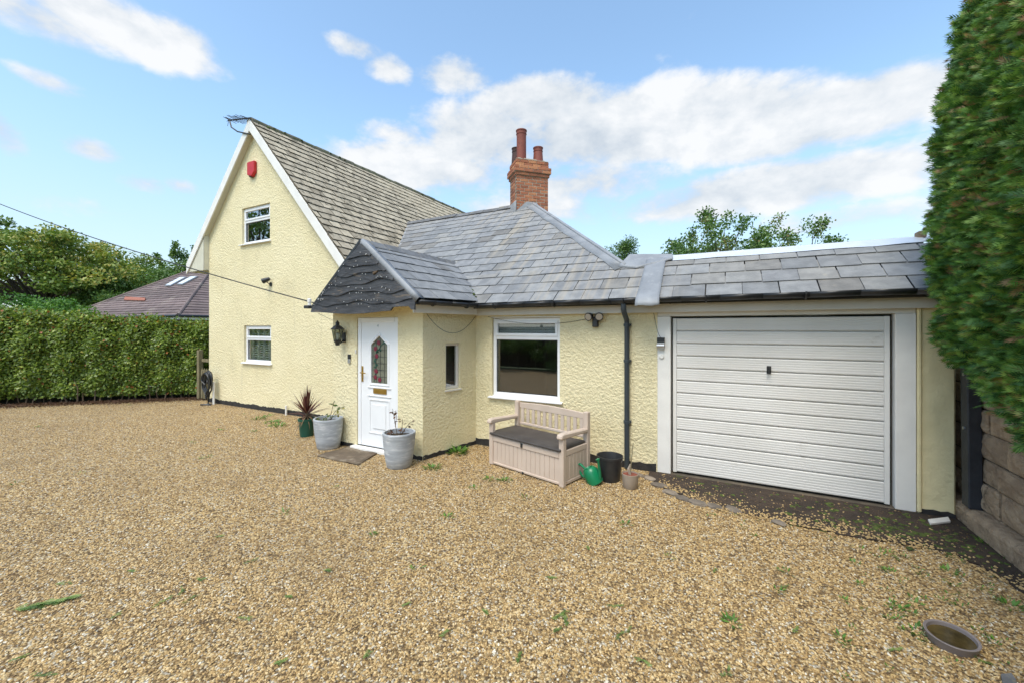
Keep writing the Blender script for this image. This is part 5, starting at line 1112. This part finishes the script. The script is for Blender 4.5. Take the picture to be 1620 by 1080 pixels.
b.add(ring_[0], [list(range(m_))]); b.add(ring_[-1], [list(range(m_))]); mat('hedge_core', (.012, .018, .008), (.03, .022, .012), 8, .95); b.build('inner_twigs', 'hedge_core', hr)
for k in range(9):
    y = .4 + k * .56; b = B(); b.tube([(XC - .2, y, 0), (XC - .3 + random.uniform(-.1, .1), y + random.uniform(-.1, .1), 1.0), (XC - .3, y, 2.2)], [.07, .05, .03], 7); b.build('stem', 'bark', hr)
# ================================================================== LEFT HEDGE
lh = thing('beech_hedge', 'clipped leafy green hedge along the left edge of the driveway', 'hedge', (-14.5, 4, 0))
hA = np.array([-12.15, 5.70]); hdv = np.array([-.739, -.674]); hn = np.array([.674, -.739])
hh = lambda s_: np.interp(s_, [0, .5, 4.3, 10], [1.80, 1.93, 2.18, 2.35])
def hedge_pts(n_, s0, s1, which):
    s_ = RNG.uniform(s0, s1, n_); H_ = hh(s_)
    if which == 0: z = RNG.uniform(.08, 1, n_) * H_; t = np.interp(z / H_, [0, .15, .75, .93, 1], [.18, .04, -.02, .06, .2]); N3 = np.stack([np.full(n_, hn[0]), np.full(n_, hn[1]), np.interp(z / H_, [0, .8, 1], [-.1, .1, .9])], 1)
    elif which == 1: t = RNG.uniform(.08, 1.3, n_); z = H_ + 0 * t; N3 = np.tile([0, 0, 1.], (n_, 1))
    else: t = RNG.uniform(.05, 1.2, n_); z = RNG.uniform(.1, 1, n_) * H_; s_ = s_ * 0 - .02; N3 = np.tile([-hdv[0], -hdv[1], 0], (n_, 1))
    xy = hA + hdv * s_[:, None] - hn * t[:, None]; P_ = np.concatenate([xy, z[:, None]], 1)
    bump = .06 * np.sin(s_ * 4.3 + z * 3.1) * np.sin(z * 5 + 1 + t * 3) + .05 * np.sin(s_ * 9 + t * 7)
    return P_ + N3 * bump[:, None], unit(N3)
pr_ = []
for n_, s0, s1, wh, ls in ((40000, 0, 5.2, 0, .078), (15000, 0, 5.2, 1, .078), (4000, 0, .1, 2, .078), (9000, 5.2, 10, 0, .11), (4000, 5.2, 10, 1, .11)):
    P_, Nn = hedge_pts(n_, s0, s1, wh); k = len(P_); P_ = P_ - Nn * (RNG.random(k)[:, None] ** 1.4 * .16 - .02)
    if wh == 1: P_ += np.array([0, 0, 1]) * (RNG.random(k)[:, None] ** 6 * .16)
    D = RNG.normal(0, .8, (k, 3)) + Nn * .25 + np.array([0, 0, -.25]); Nl = Nn * .9 + RNG.normal(0, .5, (k, 3)) + np.array([0, 0, .45])
    top = np.clip((P_[:, 2] - 1.7) / .5, 0, 1); rn = np.clip(RNG.beta(1.3, 1.6, k) * .95 + np.where(RNG.random(k) < .03 + .15 * top, RNG.uniform(.3, .6, k), 0), 0, 1)
    pr_.append(leaves(P_, D, Nl, RNG.uniform(.7, 1.25, k) * ls, RNG.uniform(.5, .8, k) * ls, rn, .12))
V, Fc, rr_ = cat(pr_); numesh('foliage', V, Fc, rr_, 'leaf_hedge', lh, (-14.5, 4, 0))
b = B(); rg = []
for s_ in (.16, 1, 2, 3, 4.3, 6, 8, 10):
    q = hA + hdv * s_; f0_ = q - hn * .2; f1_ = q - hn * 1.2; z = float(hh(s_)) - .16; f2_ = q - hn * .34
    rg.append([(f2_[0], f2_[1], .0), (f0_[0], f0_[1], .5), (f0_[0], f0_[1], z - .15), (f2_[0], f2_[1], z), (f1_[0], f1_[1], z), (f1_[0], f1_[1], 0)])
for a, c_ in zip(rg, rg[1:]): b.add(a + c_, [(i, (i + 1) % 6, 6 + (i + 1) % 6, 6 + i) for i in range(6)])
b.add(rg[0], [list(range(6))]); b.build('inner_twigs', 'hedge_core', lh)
for k in range(34):
    q = hA + hdv * (k * .17 + random.uniform(0, .1)) - hn * random.uniform(.02, .2); b = B(); b.tube([(q[0], q[1], 0), (q[0] + random.uniform(-.08, .08), q[1] + random.uniform(-.08, .08), random.uniform(.2, .4)), (q[0] + random.uniform(-.12, .12), q[1] + random.uniform(-.12, .12), random.uniform(.45, .8))], [random.uniform(.008, .022), .009, .004], 5); b.build('stem', 'twig', lh)
n_ = 5200; s_ = RNG.uniform(-.2, 5.5, n_); t = RNG.normal(.06, .16, n_); xy = hA + hdv * s_[:, None] + hn * t[:, None]       # dead leaves and clippings along the foot of the hedge
V, Fc, rr_ = leaves(np.concatenate([xy, RNG.uniform(.008, .05, n_)[:, None]], 1), rvec(n_) * np.array([1, 1, .25]), np.array([0, 0, 1]) + RNG.normal(0, .4, (n_, 3)), RNG.uniform(.03, .06, n_), RNG.uniform(.02, .035, n_), RNG.random(n_))
tag(numesh('leaf_litter', V, Fc, rr_, 'leaf_dead', None, (-14, 4, 0)), 'brown leaf litter along the foot of the left hedge', 'leaf litter', kind='stuff')
# ================================================================== NEIGHBOUR HOUSE
K = Vector(CZ(-14, 17, 2.36)); Lc = Vector(CZ(-24.5, 22, 2.36)); Rc = Vector(CZ(-10, 25.4, 2.36)); Bk = Lc + Rc - K; Ap = Vector(CZ(-17.2, 23.7, 5.75))
nb = thing('neighbour_house', 'brick bungalow with purple brown tiled hip roof beyond the hedge', 'house', (K + Bk) / 2 * Vector((1, 1, 0)) if False else ((K.x + Bk.x) / 2, (K.y + Bk.y) / 2, 0))
def nplane(A_, B_, C_):
    n_ = (B_ - A_).cross(C_ - A_); return (A_, n_ if n_.z > 0 else -n_)
def onplane(px, py, pl):
    r_ = Vector(ray(px, py)); o_ = Vector((0, 0, H)); t = (pl[0] - o_).dot(pl[1]) / r_.dot(pl[1]); return o_ + r_ * t
rf = part('roof', nb, Ap - Vector((0, 0, 3)))
for a, c_ in ((K, Lc), (Rc, K)):
    nr_ = 26
    for k in range(nr_):                                   # each course its own lapped strip
        f0_, f1_ = k / nr_, (k + 1.15) / nr_; f1_ = min(f1_, 1); n_ = nplane(a, c_, Ap)[1].normalized(); b = B()
        b.prism([a.lerp(Ap, f0_) + n_ * .03, c_.lerp(Ap, f0_) + n_ * .03, c_.lerp(Ap, f1_), a.lerp(Ap, f1_)], n_ * .02); b.build('tile_course', 'red_tile', rf, fixn=False)
b = B(); b.add([K, Lc, Rc, Bk, Ap], [(0, 1, 4), (1, 3, 4), (3, 2, 4), (2, 0, 4)]); b.build('roof_deck', 'red_tile', rf)
for c_ in (K, Lc, Rc): b = B(); b.tube([c_ + Vector((0, 0, .05)), Ap + Vector((0, 0, .05))], .065, 7); b.build('hip_tile', 'red_tile', rf)
pl = nplane(K, Lc, Ap); n_ = pl[1].normalized()
for q in (((262, 455), (271, 455), (297, 441), (288, 441)), ((281, 453), (290, 453), (315, 440), (305, 440))):
    b = B(); b.prism([onplane(*p_, pl) + n_ * .05 for p_ in q], n_ * .06); sk = b.build('skylight', 'lead', rf)
    c4 = [onplane(*p_, pl) for p_ in q]; ce = sum(c4, Vector()) / 4; b = B(); b.prism([p_.lerp(ce, .14) + n_ * .112 for p_ in c4], n_ * .012); b.build('pane', 'silver_flash', sk)  # bright pane colour stands in for the reflected sky
b = B(); b.prism([onplane(*p_, pl) + n_ * .05 for p_ in ((198, 477), (231, 478), (232, 474), (200, 472))], n_ * .05); tag(b.build('patch', 'orange_tile', rf), 'row of newer orange tiles')
inn = lambda p_, f_: p_.lerp((K + Bk) / 2, f_)
b = B(); cs = [inn(p_, .05) for p_ in (K, Rc, Bk, Lc)]; b.prism([Vector((p_.x, p_.y, 0)) for p_ in cs], (0, 0, 2.34)); b.build('wall', 'far_brick', nb)
for a, c_ in ((K, Rc), (K, Lc)):
    d = (c_ - a).normalized(); s_ = Vector((d.y, -d.x, 0)); s_ = s_ if s_.dot(a - (K + Bk) / 2) > 0 else -s_
    b = B(); b.prism([a + Vector((0, 0, -.16)), c_ + Vector((0, 0, -.16)), c_ + Vector((0, 0, .02)), a + Vector((0, 0, .02))], -s_ * .03); b.build('fascia', 'white_paint', nb)
    b = B(); b.tube([a + s_ * .06 + Vector((0, 0, .0)), c_ + s_ * .06 + Vector((0, 0, .0))], .055, 7); b.build('gutter', 'black_plastic', nb)
# ================================================================== TREES
def tree(name, label, base, h_, rx, rz, m_, nl, ls, clumps=60, clump_r=.9, trunk_r=.2, zlo=.3, sparse=False, group=None, seed=1, flat=.8, up=False):
    rg_ = np.random.default_rng(seed); base = Vector(base); t = thing(name, label, 'tree', base, group)
    cz = h_ - rz; ce = np.array([base.x, base.y, base.z + cz]); u_ = unit(rg_.normal(size=(clumps, 3))); u_[:, 2] = np.abs(u_[:, 2]) * rg_.choice([1, 1, 1, -.75], clumps)
    rad = rg_.uniform(.35, 1.0, clumps)[:, None] ** .5; Cn = ce + u_ * rad * np.array([rx, rx, rz]) * rg_.uniform(.85, 1.08, (clumps, 1))
    Cn[:, 2] = np.maximum(Cn[:, 2], base.z + h_ * zlo * .6)
    b_ = B(); b_.tube([base, base + Vector((.05, 0, h_ * .25)), base + Vector((0, .1, h_ * .5)), Vector(ce)], [trunk_r, trunk_r * .8, trunk_r * .55, trunk_r * .3], 8); b_.build('trunk', 'bark', t, smooth=True)
    b_ = B()
    for c_ in Cn[:: (1 if sparse else 2)]:
        f_ = rg_.uniform(.35, .9); s_ = Vector(base).lerp(Vector(ce), f_); e_ = Vector(c_); m2 = s_.lerp(e_, .5) + Vector((rg_.normal() * .1, rg_.normal() * .1, .12 * h_ * .3)); b_.tube([s_, m2, e_], [trunk_r * .28, trunk_r * .16, trunk_r * .04], 5)
    b_.build('limb', 'bark', t, smooth=True, fixn=False)
    per = nl // clumps; k = per * clumps; ci = np.repeat(np.arange(clumps), per); crs = rg_.uniform(.6, 1.3, clumps)[ci][:, None] * clump_r
    q = unit(rg_.normal(size=(k, 3))) * rg_.random((k, 1)) ** .45; q[:, 2] *= flat; P_ = Cn[ci] + q * crs
    if up:                                                 # upright leafy shoots
        q2 = rg_.normal(0, .10, (k, 3)); q2[:, 2] = rg_.uniform(-.1, 1, k) * clump_r * 1.5; lean = rg_.normal(0, .35, (clumps, 2)); q2[:, :2] += lean[ci] * q2[:, 2:3]; P_ = np.where((ci % 3 == 0)[:, None], Cn[ci] + q2, P_)
    D = rg_.normal(size=(k, 3)) + q * .8; Nl = rg_.normal(0, .6, (k, 3)) + np.array([0, 0, .8]) + q * .5
    tone = rg_.normal(0, .16, clumps)[ci]; rn = np.clip(rg_.beta(2.2, 2.4, k) + tone + q[:, 2] * .08, 0, 1)
    V, Fc, r2_ = leaves(P_, D, Nl, rg_.uniform(.7, 1.3, k) * ls, rg_.uniform(.5, .8, k) * ls, rn, .1)
    numesh('crown', V, Fc, r2_, m_, t, tuple(base)); return t
tree('broad_tree', 'broad yellow tinged tree behind the left hedge', CZ(-31, 27), 8.6, 6.0, 4.2, 'leaf_tree_yellow', 46000, .19, 190, .85, .35, seed=3, flat=.55)
tree('broad_tree', 'yellow green tree at the far left edge behind the hedge', CZ(-40, 27.5), 8.4, 5.0, 4.2, 'leaf_tree_yellow', 24000, .20, 120, .9, .35, seed=4, flat=.55)
tree('dark_tree', 'lower dark green tree between the broad tree and the brick roof', CZ(-26.5, 29), 6.4, 4.2, 3.3, 'leaf_tree_green', 24000, .18, 110, .7, .25, seed=5, flat=.6)
tree('slender_tree', 'tree with upright leafy shoots behind the brick bungalow roof', CZ(-26.0, 33.5), 8.2, 3.4, 3.6, 'leaf_tree_green', 22000, .18, 64, .8, .22, seed=6, up=True)
tree('slender_tree', 'pointed green tree just left of the gable eaves', CZ(-24.4, 36), 9.2, 3.0, 4.2, 'leaf_tree_green', 22000, .18, 64, .85, .22, seed=8, up=True)
tree('filler_tree', 'dark green tree glimpsed low behind the others at left', CZ(-33.5, 38), 8.0, 5.5, 4.2, 'leaf_tree_green', 20000, .26, 70, 1.4, .3, seed=9)
tree('shrub', 'bright green shrub rising just above the left hedge', CZ(-16.8, 14.2), 2.95, 1.6, 1.2, 'leaf_weed', 16000, .085, 60, .4, .06, seed=12)
tree('shrub', 'bright green shrub at the far left above the hedge', CZ(-20.6, 14.6), 3.0, 1.8, 1.2, 'leaf_weed', 12000, .09, 50, .45, .06, seed=13)
tree('apple_tree', 'loose apple tree with upright shoots behind the garage roof', CZ(5.9, 11.6), 5.2, 2.0, 2.0, 'leaf_apple', 11000, .085, 74, .33, .12, seed=21, sparse=True, up=True)
tree('apple_tree', 'lower leafy apple tree behind the right half of the garage roof', CZ(8.7, 12.2), 5.0, 1.9, 1.7, 'leaf_apple', 8600, .085, 62, .30, .11, seed=23, sparse=True, up=True)
tree('birch_tree', 'small birch top showing between slate roof and garage', CZ(5.75, 21), 6.5, .9, 1.9, 'leaf_tree_green', 9000, .09, 40, .45, .1, seed=25)
# ------------------------------------------------------------------ behind the camera: garden fence and shrubs mirrored in the windows
fe = thing('garden_fence', 'dark close boarded fence mirrored in the large window', 'fence', (-7, -6.2, 0))
for k in range(60): x = -16 + k * .24; B().box(x, x + .225, -6.22 + .012 * (k % 2), -6.19 + .012 * (k % 2), 0, 1.9).build('board', 'fence_wood', fe)
for k in range(6): x = -16 + k * 2.8; B().box(x, x + .1, -6.32, -6.225, 0, 2.0).build('post', 'fence_wood', fe)
for k, x in enumerate((-12.5, -10.3, -8.4, -6.6, -4.8)): tree('border_shrub', 'dark shrub before the fence mirrored in the large window', (x, -5.5 + .15 * (k % 2), 0), 1.1 + .25 * (k % 3), .9, .55, 'leaf_tree_green', 3000, .09, 24, .35, .03, seed=40 + k, group='shrubs mirrored in the window')
tree('mirrored_tree', 'dark tree mirrored in the upper gable window', (-24, -2.9, 0), 10.5, 3.2, 3.4, 'leaf_tree_green', 5000, .2, 40, .8, .25, seed=51)
# ================================================================== WEEDS AND CLIPPINGS ON THE GRAVEL
def weedmesh(spots, name, label, m_, kind=True):
    out_ = []
    for x, y, r_, n_, hgt in spots:
        a = RNG.uniform(0, 6.28, n_); rr2 = r_ * RNG.random(n_) ** .6; P_ = np.stack([x + rr2 * np.cos(a), y + rr2 * np.sin(a), np.full(n_, .004)], 1)
        D = np.stack([np.cos(a), np.sin(a), RNG.uniform(.15, 1.3, n_)], 1); L = RNG.uniform(.5, 1.2, n_) * hgt
        out_.append(leaves(P_, D, np.stack([-np.cos(a) * .5, -np.sin(a) * .5, np.ones(n_)], 1), L, L * RNG.uniform(.16, .4, n_), RNG.random(n_), .12))
    V_, F_, R_ = cat(out_); o_ = numesh(name, V_, F_, R_, m_, None, (spots[0][0], spots[0][1], 0)); return o_
def sp_at(px, py, r_, n_, h_): q = G(px, py); return (q[0], q[1], r_, n_, h_)
o = weedmesh([sp_at(724, 716, .10, 60, .13), sp_at(718, 712, .06, 30, .10)], 'weed', '', 'leaf_weed'); tag(o, 'leafy green weed in the corner by the porch side wall', 'weed', 'weeds in the gravel')
o = weedmesh([sp_at(684, 740, .08, 44, .08)], 'weed', '', 'leaf_weed'); tag(o, 'low green weed right of the withered planter', 'weed', 'weeds in the gravel')
o = weedmesh([sp_at(410, 662, .12, 50, .07), sp_at(432, 668, .15, 70, .07), sp_at(441, 673, .14, 60, .08), sp_at(402, 682, .05, 22, .05), sp_at(425, 658, .1, 30, .06)], 'weed', '', 'leaf_weed'); tag(o, 'spreading patch of green weeds by the gable plinth', 'weed', 'weeds in the gravel')
o = weedmesh([sp_at(798, 760, .07, 34, .06), sp_at(775, 758, .06, 26, .05)], 'weed', '', 'leaf_weed'); tag(o, 'small green weeds before the storage bench', 'weed', 'weeds in the gravel')
sp2 = [sp_at(x, y, random.uniform(.02, .07), random.randint(8, 26), random.uniform(.03, .055)) for x, y in ((533, 770), (350, 680), (385, 655), (318, 725), (330, 722), (705, 818), (832, 787), (751, 772), (128, 748), (25, 765), (205, 640), (60, 675), (305, 700), (445, 812), (1158, 985), (590, 845), (1245, 905), (1360, 870), (1410, 905), (1500, 905), (1540, 885), (1560, 860), (1490, 950), (1520, 960), (1590, 950), (1600, 960), (1230, 935), (990, 830), (1060, 880), (660, 900), (1420, 960), (1575, 905), (1330, 1010), (1450, 1000), (1580, 1020), (1595, 885))]
for k in range(70):                                        # thicker growth towards the right hand wall
    px = random.uniform(1330, 1620); py = random.uniform(850, 1070) if random.random() < .5 else random.uniform(845, 960); sp2.append(sp_at(px, py, random.uniform(.015, .05), random.randint(5, 14), random.uniform(.02, .04)))
for k in range(60): sp2.append(sp_at(random.uniform(1070, 1500), random.uniform(795, 850), random.uniform(.01, .03), 6, .022))
tag(weedmesh(sp2, 'small_weeds', '', 'leaf_weed'), 'tiny weeds scattered through the gravel', 'weeds', kind='stuff')
def clipping(px, py, L, ang, n_=14):
    q = G(px, py); a = R(ang); P_ = np.stack([q[0] + np.linspace(-.5, .35, n_) * L * math.cos(a), q[1] + np.linspace(-.5, .35, n_) * L * math.sin(a), np.full(n_, .016)], 1)
    D = np.stack([np.full(n_, math.cos(a)), np.full(n_, math.sin(a)), np.full(n_, .08)], 1) + RNG.normal(0, .34, (n_, 3)) * np.array([1, 1, .3])
    return fronds(P_, D, np.tile([0, 0, 1.], (n_, 1)) + RNG.normal(0, .25, (n_, 3)), np.full(n_, max(.035, L * .26)), RNG.random(n_), 0)
V, Fc, rr_ = clipping(72, 957, .30, 58, 34); tag(numesh('conifer_clipping', V, Fc, rr_, 'leaf_clip', None, G(72, 957)), 'long green conifer sprig lying on the gravel at lower left', 'clipping')
V, Fc, rr_ = cat([clipping(885, 975, .14, 60, 16), clipping(895, 985, .10, 120, 12)]); tag(numesh('conifer_clipping', V, Fc, rr_, 'leaf_clip', None, G(885, 975)), 'pale green conifer sprig at the bottom centre of the gravel', 'clipping')
pr_ = []
for px, py, L in ((970, 960, .12), (395, 890, .10), (255, 955, .12), (300, 950, .10), (285, 940, .07), (385, 980, .10), (180, 978, .06), (65, 1072, .12), (25, 1046, .06), (870, 915, .07), (100, 925, .10), (315, 918, .05), (985, 1005, .16), (1020, 1050, .09), (770, 972, .05), (880, 1000, .06), (1240, 930, .08), (1258, 1000, .07), (1150, 1068, .09), (1420, 885, .10), (1415, 1030, .10), (1500, 845, .10), (1560, 1050, .09), (700, 1005, .06), (580, 1040, .06), (440, 1052, .05), (930, 870, .04), (640, 960, .05), (205, 905, .06), (1130, 905, .06), (820, 1045, .07), (515, 905, .05), (345, 850, .05), (455, 945, .06)):
    pr_.append(clipping(px, py, L, random.uniform(0, 180), 8))
V, Fc, rr_ = cat(pr_); tag(numesh('scattered_clippings', V, Fc, rr_, 'leaf_clip', None, G(700, 950)), 'small green conifer clippings scattered over the gravel', 'clippings', kind='stuff')
b = B()                                                    # twigs and pale chips
for k in range(26):
    q = Vector(G(random.uniform(30, 1590), random.uniform(740, 1070))); a = random.uniform(0, 6.28); L = random.uniform(.03, .09); d = Vector((math.cos(a), math.sin(a), 0)) * L; b.tube([q + Vector((0, 0, .012)), q + d * .5 + Vector((0, 0, .018)), q + d + Vector((0, 0, .012))], .003, 5)
tag(b.build('scattered_twigs', 'twig', fixn=False), 'small brown twigs lying on the gravel', 'twigs', kind='stuff')
# debris, moss and spilt stones on the earth apron
n_ = 700; ap = np.stack([RNG.uniform(-.7, 1.95, n_), RNG.uniform(4.55, 5.44, n_), RNG.uniform(.015, .02, n_)], 1); ap = ap[(ap[:, 1] > 4.72 - .35 * np.minimum(ap[:, 0], 0))]; n_ = len(ap)
V, Fc, rr_ = leaves(ap, rvec(n_) * np.array([1, 1, .2]), np.array([0, 0, 1]) + RNG.normal(0, .3, (n_, 3)), RNG.uniform(.012, .035, n_), RNG.uniform(.008, .018, n_), RNG.random(n_))
tag(numesh('apron_litter', V, Fc, rr_, 'leaf_dry', None, (.5, 5, 0)), 'dry bits and small litter on the earth before the garage', 'litter', kind='stuff')
b = B()
for k in range(240):
    f_ = random.random(); x = -.5 + 2.4 * f_ ** .7; y = random.uniform(4.62, 5.42) if x > .2 else random.uniform(4.95, 5.42)
    if k % 3: x = 1.0 + random.gauss(.45, .3); y = 4.9 + random.gauss(0, .2); x = min(x, 1.95); y = min(max(y, 4.3), 5.4)
    r_ = random.uniform(.008, .03); q = len(b.v); b.lathe([(r_, 0), (r_ * .7, r_ * .3), (.001, r_ * .38)], (x, y, .012), 6)
    for i in range(q, len(b.v)): b.v[i] += Vector((random.uniform(-.4, .4) * r_, random.uniform(-.4, .4) * r_, 0))
tag(b.build('moss_patches', 'moss', fixn=False), 'green moss growing on the earth before the garage', 'moss', kind='stuff')
b = B()
for k in range(1300):
    x = random.uniform(-.7, 1.95); y = 4.58 + abs(random.gauss(0, .11 if k % 3 else .3)) + max(0, -x) * .62 + (0 if x < 1.5 else (1.5 - x) * 1.1)
    if y > 5.42: continue
    r_ = random.uniform(.005, .011); b.lathe([(r_ * .8, 0), (r_, r_ * .5), (r_ * .5, r_), (.0005, r_ * 1.05)], (x, y, .013), 6, 1, random.uniform(.6, 1))
mat('spilt_stone', (.62, .43, .18), (.30, .20, .10), 55, .7)
tag(b.build('spilt_gravel', 'spilt_stone', fixn=False), 'loose gravel spilt over the earth apron', 'gravel', kind='stuff')
